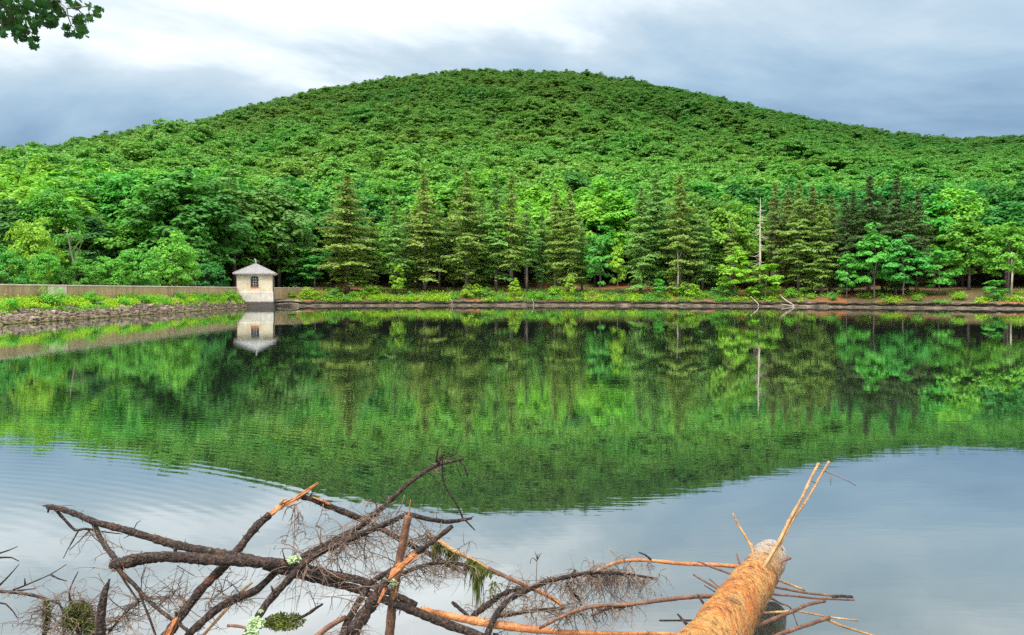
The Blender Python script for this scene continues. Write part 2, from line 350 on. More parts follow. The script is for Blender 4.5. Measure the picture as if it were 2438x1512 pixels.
def water_mat():
    m, t, o = newmat('lake_water'); c = wpos(t)
    n1 = tnoise(t, 1.0, 3, 0.55, vmap(t, c, (1.1, 5.0, 1), (0, 0, 0), (0, 0, 0.15)))
    n2 = tnoise(t, 1.0, 2, 0.5, vmap(t, c, (3.5, 13.0, 1), (3, 1, 0), (0, 0, -0.22)))
    n4 = tnoise(t, 0.25, 2, 0.5, vmap(t, c, (0.5, 1.3, 1)))
    big = ramp(t, tnoise(t, 0.09, 3, 0.55, c), [(0.36, (0.12, 0.12, 0.12)), (0.62, (1, 1, 1))])
    # a ripple train spreading from the left, fine parallel arcs
    s = t.nodes.new('ShaderNodeSeparateXYZ'); t.links.new(c, s.inputs[0])
    wv = t.nodes.new('ShaderNodeTexWave'); wv.wave_type = 'RINGS'; wv.rings_direction = 'Z'; wv.wave_profile = 'SIN'
    wv.inputs['Scale'].default_value = 1.9; wv.inputs['Distortion'].default_value = 2.2; wv.inputs['Detail'].default_value = 2.0; wv.inputs['Detail Scale'].default_value = 0.6
    t.links.new(vmap(t, c, (1, 1, 0), (7.5, -1.5, 0)), wv.inputs['Vector'])
    ml = t.nodes.new('ShaderNodeMapRange'); ml.inputs[1].default_value = 1.5; ml.inputs[2].default_value = -3.5; t.links.new(s.outputs['X'], ml.inputs[0])
    mn = t.nodes.new('ShaderNodeMapRange'); mn.inputs[1].default_value = 26.0; mn.inputs[2].default_value = 9.0; t.links.new(s.outputs['Y'], mn.inputs[0])
    ring = mth('MULTIPLY', mth('MULTIPLY', wv.outputs['Fac'], ml.outputs[0], t), mn.outputs[0], t)
    h = mth('ADD', mth('MULTIPLY', mth('ADD', n1, mth('MULTIPLY', n2, 0.22, t), t), big, t), mth('MULTIPLY', n4, 1.2, t), t)
    h = mth('ADD', h, mth('MULTIPLY', ring, 0.22, t), t)
    nor = bump(t, h, 1.0, 0.00115)
    dif = t.nodes.new('ShaderNodeBsdfDiffuse'); dif.inputs[0].default_value = (0.016, 0.024, 0.018, 1)
    gl = t.nodes.new('ShaderNodeBsdfGlossy'); gl.inputs['Roughness'].default_value = 0.004; gl.inputs[0].default_value = (0.93, 0.96, 0.95, 1)
    t.links.new(nor, gl.inputs['Normal'])
    lw = t.nodes.new('ShaderNodeLayerWeight'); lw.inputs[0].default_value = 0.5
    fac = ramp(t, lw.outputs['Facing'], [(0.0, (0.08,) * 3), (0.45, (0.22,) * 3), (0.60, (0.42,) * 3), (0.72, (0.62,) * 3), (0.83, (0.80,) * 3), (0.93, (0.86,) * 3), (1.0, (0.92,) * 3)])
    ms = t.nodes.new('ShaderNodeMixShader'); t.links.new(fac, ms.inputs[0])
    t.links.new(dif.outputs[0], ms.inputs[1]); t.links.new(gl.outputs[0], ms.inputs[2]); t.links.new(ms.outputs[0], o.inputs[0])
    return m
M['water'] = water_mat()

# ------------------------------------------------------------------ setting: terrain
WALLX = -35.0
def interp(x, xs, ys): return float(np.interp(x, xs, ys))
SHX = [-900, -300, 0, 300, 560, 640, 660, 770, 1000, 1219, 1500, 1750, 1900, 2100, 2300, 2438, 2700, 3000, 3600]
def shore_d(px):
    if px < 600:
        return min(-WALLX * F / max(CX - px, 300) + 0.7, 104.5) if px < 600 else 104.5
    return interp(px, [600, 660, 770, 1000, 1219, 1500, 1750, 1900, 2100, 2300, 2438, 2700, 3000, 3600],
                  [105.0, 105.5, 107.5, 109.5, 110.5, 109.5, 105.5, 102, 97, 92, 89.5, 80, 66, 48])
SKY = ([-900, -300, 0, 180, 330, 480, 560, 700, 860, 1000, 1100, 1219, 1400, 1520, 1660, 1800, 1950, 2080, 2200, 2300, 2438, 2700, 3300],
       [395, 380, 364, 347, 320, 296, 268, 234, 202, 178, 169, 169, 177, 197, 224, 257, 291, 316, 331, 333, 329, 325, 330])
def ridge_d(px): return interp(px, [-900, 0, 600, 1000, 1219, 1900, 2438, 3300], [360, 400, 520, 590, 600, 620, 640, 640])
TREE_H = 9.5
def ground_z(px, s):
    """height of the ground s metres behind the shore (or behind the dam wall) along the sight line px"""
    d = shore_d(px) + s
    wl = min(1.0, max(0.0, (px - 590) / 70.0))
    zb = interp(s, [0, 0.3, 1.5, 4, 7, 12], [0.56, 0.64, 0.95, 1.6, 2.1, 2.3])
    zl = interp(s, [0, 4, 12], [1.9, 1.9, 1.7])
    z0 = zb * wl + zl * (1 - wl)
    d1 = max(shore_d(px) + 12, 100.0) if px < 620 else shore_d(px) + 12
    Dr = ridge_d(px)
    tr = tanel(interp(px, *SKY)) - TREE_H / Dr
    zr = EYE + Dr * tr
    if d <= d1: return z0
    if d <= Dr:
        t = (d - d1) / (Dr - d1)
        zz = EYE + d * tr * (1 - (1 - t) ** 2.5)
        und = 9.0 * mnoise.noise(Vector((px * 0.004 * d / 300, d * 0.011, 3.1))) * math.sin(math.pi * min(1, t * 1.02)) * min(1, t * 4)
        k = min(1.0, (d - d1) / 25.0)
        return z0 * (1 - k) + (zz + und) * k
    return zr - 0.12 * (d - Dr) - 0.0006 * (d - Dr) ** 2
def gp(px, s):
    d = shore_d(px) + s
    return Vector(((px - CX) / F * d, d, ground_z(px, s)))

big = MB(); big.add([(-3000, -3000, -1.6), (3000, -3000, -1.6), (3000, 3000, -1.6), (-3000, 3000, -1.6)], [(0, 1, 2, 3)])
tag(big.build('lake_bed', M['bank']), 'dark silty lake bed and ground under the water', kind='structure')
pxs = list(range(-880, 560, 60)) + [560, 590, 600, 610, 625, 640, 660] + list(range(690, 3601, 30))
ss = [0, 0.3, 1.0, 2, 3, 4, 5.5, 7, 9, 12, 15, 20, 27, 36, 48, 62, 80, 100, 125, 150, 180, 210, 245, 280, 320, 360, 400, 440, 480, 520, 560, 600, 660, 740, 860]
V = []; Fc = []
for i, px in enumerate(pxs):
    for s_ in ss: V.append(tuple(gp(px, s_)))
n = len(ss)
for i in range(len(pxs) - 1):
    for j in range(n - 1): Fc.append((i * n + j, (i + 1) * n + j, (i + 1) * n + j + 1, i * n + j + 1))
hill = link(bpy.data.objects.new('hill', mesh_np('hill', V, Fc, M['ground'], True)))
tag(hill, 'wooded hill with brown forest floor rising behind the lake', kind='structure')
# shore bank: the bare drawdown face with a small overhanging lip
V = []; Fc = []; prof = [(-0.9, -0.6), (-0.35, -0.05), (-0.12, 0.16), (0.16, 0.26), (0.30, 0.44), (0.08, 0.48), (-0.05, 0.56), (0.34, 0.66)]
sp = [645 + 9 * i for i in range(300)]
for i, px in enumerate(sp):
    for j, (s_, z) in enumerate(prof):
        jn = 0.35 * mnoise.noise(Vector((px * 0.02, j * 0.6, 0))) + 0.18 * mnoise.noise(Vector((px * 0.11, j * 0.9, 7)))
        fade = 1.0 - 0.45 * max(0.0, min(1.0, (px - 1950) / 250.0))
        d = shore_d(px) + s_ * (1 + (1 - fade) * (5 if j < 4 else 0)) + jn * (0.9 if j < 6 else 0.5)
        V.append(((px - CX) / F * d, d, z * (1 + (0.9 * jn + 0.35 * mnoise.noise(Vector((px * 0.06, 3.3, 1))) if j > 1 else 0))))
n = len(prof)
for i in range(len(sp) - 1):
    for j in range(n - 1): Fc.append((i * n + j, (i + 1) * n + j, (i + 1) * n + j + 1, i * n + j + 1))
tag(link(bpy.data.objects.new('shore', mesh_np('shore', V, Fc, M['mud'], False))), 'bare brown mud bank along the far waterline', kind='structure')
# near bank under the photographer
V = []; Fc = []; xs = np.linspace(-40, 60, 101); ys = [-60, -30, -12, -4, 0, 1.2, 2.0, 2.6, 3.1, 3.6, 4.2, 5.5]; zs = [3, 2, 1.2, 0.75, 0.6, 0.56, 0.5, 0.34, 0.12, -0.2, -0.6, -1.3]
for x in xs:
    for y, z in zip(ys, zs): V.append((x, y + (0.25 * mnoise.noise(Vector((x * 0.6, y, 0))) if y > 0 else 0), z + 0.1 * mnoise.noise(Vector((x, y, 5)))))
n = len(ys)
for i in range(len(xs) - 1):
    for j in range(n - 1): Fc.append((i * n + j, (i + 1) * n + j, (i + 1) * n + j + 1, i * n + j + 1))
tag(link(bpy.data.objects.new('ground', mesh_np('ground', V, Fc, M['bank'], True))), 'near bank of dark soil at the lake edge', kind='structure')
wm = MB(); wm.add([(-400, -80, 0), (400, -80, 0), (400, 400, 0), (-400, 400, 0)], [(0, 1, 2, 3)])
tag(wm.build('lake_water', M['water']), 'calm rippled lake mirroring the green hill', kind='structure')

# embankment along the dam wall
def bank_w(y): return interp(y, [20, 50, 75, 97, 105], [3.2, 3.0, 2.5, 1.3, 0.9])
def bank_pt(y, t):
    """t 0 at the wall foot, 1 at the waterline"""
    return Vector((WALLX + 0.35 + bank_w(y) * t, y, 1.46 * (1 - t) ** 0.9))
V = []; Fc = []; ys = np.arange(18, 104.1, 0.8); tsn = np.linspace(0, 1.0, 9)
for y in ys:
    for t_ in tsn:
        p = bank_pt(y, t_); q = mnoise.noise(Vector((p.x * 1.3, y * 0.9, 2)))
        V.append((p.x, p.y, p.z + 0.09 * q))
    V.append((WALLX + 0.35 + bank_w(y) + 1.6, y, -1.2))
n = len(tsn) + 1
for i in range(len(ys) - 1):
    for j in range(n - 1): Fc.append((i * n + j, i * n + j + 1, (i + 1) * n + j + 1, (i + 1) * n + j))
embank = tag(link(bpy.data.objects.new('embankment', mesh_np('embankment', V, Fc, M['bank'], True))), 'stony embankment sloping from the dam wall to the water', kind='structure')

# stones
def stone_mesh(seed, k):
    r = random.Random(seed); import bmesh
    bm = bmesh.new(); bmesh.ops.create_icosphere(bm, subdivisions=1, radius=0.5)
    sx, sy, sz = r.uniform(0.8, 1.3), r.uniform(0.8, 1.3), r.uniform(0.45, 0.75)
    for v in bm.verts:
        q = 1 + 0.45 * mnoise.noise(v.co * 2.1 + Vector((seed * 3.7, 0, 0))) + r.uniform(-0.1, 0.1)
        v.co = Vector((v.co.x * sx * q, v.co.y * sy * q, v.co.z * sz * q))
    me = bpy.data.meshes.new('stone'); bm.to_mesh(me); bm.free(); me.materials.append(M['stone']); return me
SM = [stone_mesh(i, 0) for i in range(8)]
stones = []
for _ in range(2600):
    y = 44 + 56 * random.random() ** 1.15
    t_ = min(1.08, max(0.12, random.gauss(0.80, 0.19)))
    if t_ < 0.5 and random.random() < 0.45: continue
    p = bank_pt(y, min(t_, 1.0)); p.x += (t_ - min(t_, 1)) * 2
    size = random.uniform(0.16, 0.36) * (1.7 if random.random() < 0.08 else 1)
    stones.append((size / p.length, size, p))
stones.sort(key=lambda a: -a[0])
mvs = []; mfs = []
for i, (_, size, p) in enumerate(stones):
    me = random.choice(SM); rot = Matrix.Rotation(random.uniform(0, 6.28), 4, 'Z') @ Matrix.Rotation(random.uniform(-0.4, 0.4), 4, 'X')
    mw = Matrix.Translation(p + Vector((0, 0, size * 0.12))) @ rot @ Matrix.Scale(size * random.uniform(0.85, 1.2), 4)
    if i < 300:
        o = bpy.data.objects.new('stone', me); link(o, embank); o.matrix_world = mw
    else:
        a = np.empty(len(me.vertices) * 3); me.vertices.foreach_get('co', a); a = a.reshape(-1, 3)
        mm = np.array(mw); a = a @ mm[:3, :3].T + mm[:3, 3]
        off = sum(len(x) for x in mvs); mvs.append(a)
        f = np.empty(len(me.polygons) * 3, dtype=np.int32); me.loops.foreach_get('vertex_index', f); mfs.append(f.reshape(-1, 3) + off)
o = link(bpy.data.objects.new('small_stones', mesh_np('small_stones', np.vstack(mvs), np.vstack(mfs), M['stone'])), embank); o['kind'] = 'stuff'

# ------------------------------------------------------------------ foliage builders
def cards(P, Nn, size, aspect=0.62, r=rng):
    P = np.asarray(P); n = len(P); Nn = Nn / (np.linalg.norm(Nn, axis=1, keepdims=True) + 1e-9)
    a = r.normal(size=(n, 3)); T = np.cross(Nn, a); T /= (np.linalg.norm(T, axis=1, keepdims=True) + 1e-9); B = np.cross(Nn, T)
    s = np.asarray(size).reshape(-1, 1)
    bend = Nn * s * r.uniform(-0.25, 0.05, (n, 1))
    V = np.stack([P + T * s + bend, P + B * s * aspect, P - T * s + bend, P - B * s * aspect], axis=1).reshape(-1, 3)
    return V, np.arange(n * 4).reshape(n, 4)
def sph(n, r, zmin=-1.0):
    d = r.normal(size=(n * 4 + 20, 3)); d /= np.linalg.norm(d, axis=1, keepdims=True); d = d[d[:, 2] > zmin][:n]; return d
def crown_mesh(seed, H, R, ncl, nlf, leaf, base=0.25, flat=0.55, shape=1.0, clr=0.24, mat='leaf'):
    r = np.random.default_rng(seed)
    zc = H * (base + (1 - base) * 0.48); rz = H * (1 - base) * 0.52
    D = sph(ncl, r, -0.75); rad = r.uniform(0.45, 1.0, (len(D), 1)) ** 0.5
    wob = 1 + 0.22 * np.sin(3 * np.arctan2(D[:, 1], D[:, 0]) + seed) [:, None]
    Cc = D * rad * wob; Cc[:, 2] = np.sign(Cc[:, 2]) * np.abs(Cc[:, 2]) ** shape
    taper = np.where(Cc[:, 2] > 0, 1 - 0.25 * Cc[:, 2], 1 - 0.1 * np.abs(Cc[:, 2]))
    Cp = np.stack([Cc[:, 0] * R * taper, Cc[:, 1] * R * taper, zc + Cc[:, 2] * rz], axis=1)
    allP = []; allN = []; allS = []
    for k in range(len(Cp)):
        rc = clr * R * r.uniform(0.6, 1.4)
        nn = int(nlf * r.uniform(0.7, 1.3)); d = sph(nn, r, -0.45)
        q = r.uniform(0.45, 1.05, (len(d), 1)) ** 0.6
        p = d * q * rc; p[:, 2] *= flat
        out = Cp[k] - np.array([0, 0, zc]); out /= (np.linalg.norm(out) + 1e-6)
        p[:, 2] -= 0.10 * (p[:, 0] ** 2 + p[:, 1] ** 2) / rc
        allP.append(Cp[k] + p); allN.append(d * 0.55 + np.array([0, 0, 0.75]) + out * 0.35 + r.normal(size=d.shape) * 0.38)
        allS.append(leaf * r.uniform(0.6, 1.3, len(d)))
    V, Fq = cards(np.vstack(allP), np.vstack(allN), np.concatenate(allS), 0.6, r)
    return mesh_np('crown', V, Fq, M[mat]), Cp
def trunk_mesh(seed, H, Cp, rad, nl=7, top=0.75, mat='bark_grey'):
    r = random.Random(seed); m = MB()
    pts = [Vector((0, 0, -0.4))]
    for i in range(1, 6):
        z = H * top * i / 5; pts.append(Vector((r.uniform(-0.12, 0.12) * i * 0.4, r.uniform(-0.12, 0.12) * i * 0.4, z)))
    m.tube(pts, [rad * 1.25, rad, rad * 0.85, rad * 0.65, rad * 0.45, rad * 0.2], 7, 0.1)
    idx = list(range(len(Cp))); r.shuffle(idx)
    for k in idx[:nl]:
        e = Vector(Cp[k]); i = r.randint(2, 4); a = pts[i]
        if e.z < a.z: a = pts[2]
        mid = a.lerp(e, 0.5) + Vector((0, 0, 0.25))
        m.tube([a, mid, e], [rad * 0.4, rad * 0.25, rad * 0.08], 5)
    return m.mesh('trunk', M[mat], True)
def spruce_meshes(seed, H, R, base, dens, droop=0.35, gap=0.0):
    r = np.random.default_rng(seed); P = []; Nn = []; S = []; tm = MB(); rr = random.Random(seed)
    rad = 0.012 * H + 0.02
    tm.tube([(0, 0, -0.4), (0.05, 0, H * 0.3), (0, 0.04, H * 0.7), (0, 0, H)], [rad * 1.2, rad * 0.85, rad * 0.4, 0.02], 7, 0.06)
    z = H * base
    while z < H * 0.985:
        f = (H - z) / (H * (1 - base)); Lm = R * min(1.0, 1.45 * f ** 0.85 + 0.03) * (0.82 + 0.36 * abs(math.sin(z * 0.9 + seed)) * r.random())
        if z < H * (base + 0.12): Lm *= r.uniform(0.5, 0.95)
        for _ in range(int(r.integers(3, 5))):
            if r.random() < gap: continue
            az = r.uniform(0, 2 * math.pi); Lb = Lm * r.uniform(0.4, 1.25); z0 = z + r.uniform(-0.35, 0.35)
            ca, sa = math.cos(az), math.sin(az); up = 0.28 * (1 - f)
            nseg = max(3, int(Lb / 0.24))
            tt = np.linspace(0.12, 1, nseg)
            zz = z0 + Lb * (up * tt - droop * tt ** 1.6 + 0.14 * tt ** 4)
            for t_, z_ in zip(tt, zz):
                k = int(6 + dens * 6)
                lat = r.normal(size=k) * (0.19 * Lb * (1 - 0.5 * t_) + 0.10)
                px_ = ca * Lb * t_ - sa * lat; py_ = sa * Lb * t_ + ca * lat
                P.append(np.stack([px_, py_, z_ - np.abs(lat) * 0.30 + r.normal(size=k) * 0.06 - r.random(k) * 0.14], axis=1))
                Nn.append(np.stack([ca * 0.45 + r.normal(size=k) * 0.32, sa * 0.45 + r.normal(size=k) * 0.32, 0.85 + r.normal(size=k) * 0.25], axis=1))
                S.append(r.uniform(0.14, 0.31, k) * (0.75 + 0.3 * f))
            if f > 0.15 and rr.random() < 0.5:
                tm.tube([(0, 0, z0), (ca * Lb * 0.5, sa * Lb * 0.5, float(np.interp(0.5, tt, zz))), (ca * Lb * 0.9, sa * Lb * 0.9, float(zz[-2]))], [0.035, 0.022, 0.008], 4)
        z += 0.20 + 0.14 * f + r.uniform(0, 0.10)
    # bare dead branches under the crown
    for _ in range(14):
        z0 = rr.uniform(0.08, base + 0.05) * H; az = rr.uniform(0, 6.28); l = rr.uniform(0.5, 1.6)
        tm.tube([(0, 0, z0), (math.cos(az) * l, math.sin(az) * l, z0 - 0.2 * l)], [0.03, 0.006], 4)
    V, Fq = cards(np.vstack(P), np.vstack(Nn), np.concatenate(S), 0.42, r)
    return mesh_np('crown', V, Fq, M['needle']), tm.mesh('trunk', M['bark_grey'], True)
def plant(name, loc, meshes, color, scale, rz, label, cat, group=None, crown='crown', stem='trunk', sxy=1.0):
    e = empty(name, loc, rz, label, cat, group); e.scale = (scale * sxy, scale * sxy, scale)
    c = link(bpy.data.objects.new(crown, meshes[0]), e); c.color = tuple(color) + (1,)
    if meshes[1] is not None: link(bpy.data.objects.new(stem, meshes[1]), e)
    return e

# broadleaf variants: (crown, trunk) with nominal height 14 m, crown radius 4.6 m
BL = []
for i in range(6):
    me, Cp = crown_mesh(100 + i, 14.0, 4.6, 85, 62, 0.33, 0.20 + 0.03 * (i % 3), 0.55, 1.0, 0.25)
    BL.append((me, trunk_mesh(100 + i, 14.0, Cp, 0.2)))
FAR = []
for i in range(5):
    me, Cp = crown_mesh(200 + i, 14.0, 4.8, 80, 62, 0.36, 0.10, 0.55, 0.9, 0.27)
    FAR.append((me, trunk_mesh(200 + i, 14.0, Cp, 0.2, 3)))
SAP = []      # young trees, nominal height 6 m, radius 1.7
for i in range(4):
    me, Cp = crown_mesh(300 + i, 6.0, 1.75, 44, 52, 0.19, 0.14, 0.36, 1.0, 0.36)
    SAP.append((me, trunk_mesh(300 + i, 6.0, Cp, 0.07, 10, 0.85)))
SHR = []      # shrubs, nominal height 2 m, radius 1.2
for i in range(4):
    me, Cp = crown_mesh(400 + i, 2.0, 1.35, 26, 60, 0.12, -0.1, 0.75, 1.3, 0.40)
    SHR.append((me, trunk_mesh(400 + i, 2.0, Cp, 0.03, 8)))
BSH = []      # tall bushes, nominal height 7, radius 4
for i in range(3):
    me, Cp = crown_mesh(450 + i, 7.0, 3.9, 90, 75, 0.22, 0.0, 0.5, 0.9, 0.24)
    BSH.append((me, trunk_mesh(450 + i, 7.0, Cp, 0.1, 10)))

# ------------------------------------------------------------------ hillside forest
EAST = [(150, 'above the left end of the dam wall'), (330, 'above the bare forked trunk'), (480, 'above the big dome bush'), (620, 'just above the small house'), (800, 'right above the small house'),
        (900, 'above the leftmost spruce'), (1080, 'above the second and third spruces'), (1260, 'above the twin middle spires'), (1400, 'above the middle group right end'), (1560, 'above the broad green gap'),
        (1700, 'above the dense pointed spruce'), (1860, 'above the dead bare spruce'), (2030, 'above the right-hand spruce row'), (2220, 'above the darkest spruces'), (9999, 'above the right end of the shore')]
TONES = [((0.060, 0.240, 0.034), 'dark green'), ((0.115, 0.370, 0.038), 'mid green'), ((0.22, 0.50, 0.036), 'bright green')]
trees = []
GS = 5.7
yy = 98.0
while yy < 690:
    x = -yy * 0.78
    while x < yy * 0.80:
        X = x + random.uniform(-2.4, 2.4); Y = yy + random.uniform(-2.4, 2.4); x += GS
        px = CX + X / Y * F
        s_ = Y - shore_d(px)
        lim = 16 if px > 640 else max(8.0, 100 - shore_d(px))
        if s_ < lim or Y > ridge_d(px) + 30: continue
        z = ground_z(px, s_)
        sc = random.choice((random.uniform(0.66, 0.95), random.uniform(0.85, 1.15))) * interp(Y, [100, 170, 320, 560], [0.98, 0.95, 0.78, 0.66])
        if Y < 175 and random.random() < 0.18: continue
        if Y > ridge_d(px) - 14: sc *= random.uniform(0.75, 1.05)
        trees.append((Y, X, z, sc, px, s_))
    yy += GS * 0.92
trees.sort()
# 300 that show largest: the nearest that are inside the frame
near, far = [], []
for t_ in trees:
    (near if (len(near) < 300 and -60 < t_[4] < 2500) else far).append(t_)
for (Y, X, z, sc, px, s_) in near:
    zone = next(nm for lim, nm in EAST if px < lim)
    nv = mnoise.noise(Vector((X * 0.018, Y * 0.018, 1.0))) * 1.6 + random.gauss(0, 0.35)
    k = 0 if nv < -0.35 else (2 if nv > 0.42 else 1)
    col, tone = TONES[k]
    rank = 'front rank' if s_ < 24 or (px < 640 and Y < 112) else ('second rank' if s_ < 36 or (px < 640 and Y < 130) else 'third rank')
    big_ = 'large' if sc > 0.92 else 'small'
    lab = f'{big_} {tone} forest tree, {rank}, {zone}'
    plant('broadleaf_tree', (X, Y, z), random.choice(BL), col, sc, random.uniform(0, 6.28), lab, 'tree', f'{big_} {tone} trees, {rank}, {zone}', sxy=random.uniform(1.0, 1.3))
# the rest of the wood reads as one mass: one object, crowns and trunks instanced on its points
pts = [(X, Y, z) for (Y, X, z, sc, px, s_) in far]
fm = bpy.data.meshes.new('hillside_forest'); fm.from_pydata(pts, [], [])
a1 = fm.attributes.new('rotz', 'FLOAT', 'POINT'); a1.data.foreach_set('value', [random.uniform(0, 6.28) for _ in pts])
a2 = fm.attributes.new('scl', 'FLOAT_VECTOR', 'POINT')
sv = []
for (Y, X, z, sc, px, s_) in far:
    q = random.uniform(1.05, 1.4); sv += [sc * q, sc * q, sc * random.uniform(0.85, 1.1)]
a2.data.foreach_set('vector', sv)
a3 = fm.attributes.new('kindof', 'INT', 'POINT'); a3.data.foreach_set('value', [random.randrange(5) for _ in pts])
fo = link(bpy.data.objects.new('hillside_forest', fm)); fo.color = (0.165, 0.40, 0.050, 1)
tag(fo, 'dense green broadleaf forest covering the whole hill', 'forest', kind='stuff')
ng = bpy.data.node_groups.new('forest_scatter', 'GeometryNodeTree')
ng.interface.new_socket('Geometry', in_out='INPUT', socket_type='NodeSocketGeometry'); ng.interface.new_socket('Geometry', in_out='OUTPUT', socket_type='NodeSocketGeometry')
gi = ng.nodes.new('NodeGroupInput'); go = ng.nodes.new('NodeGroupOutput'); jn = ng.nodes.new('GeometryNodeJoinGeometry')
def named(nm, ty):
    q = ng.nodes.new('GeometryNodeInputNamedAttribute'); q.data_type = ty; q.inputs[0].default_value = nm; return q.outputs[0]
cx = ng.nodes.new('ShaderNodeCombineXYZ'); ng.links.new(named('rotz', 'FLOAT'), cx.inputs[2])
scl = named('scl', 'FLOAT_VECTOR'); ko = named('kindof', 'INT')
# the five far kinds stand at the lakeside edge of the wood as real trees, too
for i in range(5):
    src_px = (700, 1090, 1430, 1690, 2290)[i]; p = gp(src_px, 19 + i)
    e = plant('broadleaf_tree', p, FAR[i], TONES[1][0], 0.85, i, ('mid green broadleaf tree just behind the right end of the concrete wall',
        'mid green broadleaf tree behind the gap left of the tallest middle spruces', 'mid green broadleaf tree at the gap right of the middle spruces',
        'mid green broadleaf tree in the gap left of the dead bare spruce', 'mid green broadleaf tree right of the last dark spruce')[i], 'tree')
    crown_o = e.children[0]
    ob = ng.nodes.new('GeometryNodeObjectInfo'); ob.inputs['Object'].default_value = crown_o; ob.inputs['As Instance'].default_value = True; ob.transform_space = 'ORIGINAL'
    cmpn = ng.nodes.new('FunctionNodeCompare'); cmpn.data_type = 'INT'; cmpn.operation = 'EQUAL'
    ng.links.new(ko, cmpn.inputs[2]); cmpn.inputs[3].default_value = i
    ip = ng.nodes.new('GeometryNodeInstanceOnPoints')
    ng.links.new(gi.outputs[0], ip.inputs['Points']); ng.links.new(cmpn.outputs[0], ip.inputs['Selection']); ng.links.new(ob.outputs['Geometry'], ip.inputs['Instance'])
    ng.links.new(cx.outputs[0], ip.inputs['Rotation']); ng.links.new(scl, ip.inputs['Scale']); ng.links.new(ip.outputs[0], jn.inputs[0])
ng.links.new(jn.outputs[0], go.inputs[0])
md = fo.modifiers.new('scatter', 'NODES'); md.node_group = ng

# ------------------------------------------------------------------ conifers on the far shore
SPR = [spruce_meshes(500, 18.0, 3.4, 0.10, 0.8), spruce_meshes(501, 18.0, 2.9, 0.16, 0.45, 0.38, 0.15), spruce_meshes(502, 18.0, 2.7, 0.20, 0.35, 0.40, 0.25),
       spruce_meshes(503, 18.0, 3.1, 0.12, 0.6, 0.33), spruce_meshes(504, 18.0, 2.6, 0.30, 0.5, 0.36, 0.15), spruce_meshes(505, 18.0, 3.2, 0.09, 0.9, 0.3)]
OLV, DRK, BRN, GRN = (0.215, 0.33, 0.058), (0.085, 0.150, 0.040), (0.175, 0.235, 0.050), (0.17, 0.36, 0.07)
# px, top y, distance behind the shore, variant, colour, width factor, label
CON = [
 (828, 412, 4.5, 0, OLV, 1.25, 'broad full olive spruce, leftmost of the shore spruces'),
 (939, 454, 4.0, 2, GRN, 1.1, 'sparse spruce with bare trunk, second from the left'),
 (1011, 410, 6.0, 1, OLV, 1.15, 'tall ragged spruce, third from the left'),
 (1046, 476, 9.0, 4, GRN, 0.9, 'thin shorter spruce tucked behind the third from left'),
 (1111, 402, 5.5, 3, OLV, 1.05, 'tall spruce with layered boughs, left of the twin middle spires'),
 (1181, 404, 6.5, 1, GRN, 1.0, 'left one of the twin middle spruce spires'),
 (1218, 410, 5.0, 2, OLV, 1.0, 'right one of the twin middle spires, trunk showing'),
 (1254, 476, 5.0, 4, GRN, 0.9, 'short spruce close right of the twin middle spires'),
 (1290, 500, 7.0, 3, GRN, 0.8, 'lowest spruce of the middle group'),
 (1322, 443, 6.0, 1, OLV, 0.95, 'spruce second from the right end of the middle group'),
 (1357, 450, 5.0, 3, OLV, 0.95, 'spruce at the right end of the middle group'),
 (1525, 443, 5.0, 0, GRN, 0.85, 'first spruce right of the broad green gap'),
 (1560, 403, 7.0, 3, GRN, 0.9, 'tall slim spruce between two others right of the gap'),
 (1618, 413, 4.5, 5, OLV, 1.0, 'dense full spruce with high pointed tip right of the gap'),
 (1672, 485, 5.5, 3, GRN, 0.85, 'shorter light green spruce right of the dense pointed one'),
 (1738, 522, 6.5, 4, OLV, 0.9, 'low spruce left of the dead bare one'),
 (1842, 432, 5.0, 4, BRN, 0.8, 'spruce with a long bare trunk right of the dead one'),
 (1874, 445, 7.0, 3, BRN, 0.8, 'brownish spruce second to the right of the dead one'),
 (1900, 433, 4.5, 1, OLV, 0.95, 'spruce with thin bare stem third right of the dead one'),
 (1930, 437, 6.0, 5, BRN, 0.8, 'brownish spruce in the middle of the right-hand row'),
 (1955, 472, 4.0, 0, OLV, 0.95, 'spreading lower spruce leaning over the bank in the right-hand row'),
 (1976, 460, 7.5, 3, BRN, 0.8, 'shorter spruce hidden in the right-hand row'),
 (2010, 468, 5.0, 5, DRK, 0.85, 'dark spruce fifth from the right end of the row'),
 (2028, 448, 6.5, 3, DRK, 0.8, 'dark spruce fourth from the right end of the row'),
 (2068, 417, 5.5, 5, DRK, 0.95, 'tallest dark spruce behind the bright green saplings'),
 (2131, 421, 5.0, 5, DRK, 0.95, 'tall dark spruce second from the right end'),
 (2181, 452, 5.0, 0, DRK, 0.85, 'rightmost dark spruce of the shore row'),
]
CON += [(886, 505, 9.0, 3, GRN, 0.9, 'half-hidden spruce between the first and second from left'), (972, 490, 9.5, 5, GRN, 0.9, 'half-hidden spruce between the second and third from left'),
        (1080, 470, 10.0, 3, OLV, 0.9, 'half-hidden spruce left of the one with layered boughs'), (1148, 462, 10.0, 5, GRN, 0.95, 'half-hidden spruce just left of the twin middle spires'),
        (1385, 520, 8.0, 3, GRN, 0.8, 'small spruce at the left border of the broad gap'), (1590, 480, 9.5, 3, GRN, 0.9, 'half-hidden spruce left of the dense pointed one'),
        (1702, 545, 8.0, 5, GRN, 0.9, 'low bushy spruce second left of the dead one'), (2100, 470, 9.0, 5, DRK, 0.9, 'half-hidden dark spruce between the two tallest dark ones'), (2160, 480, 9.0, 3, DRK, 0.9, 'half-hidden dark spruce left of the rightmost one')]
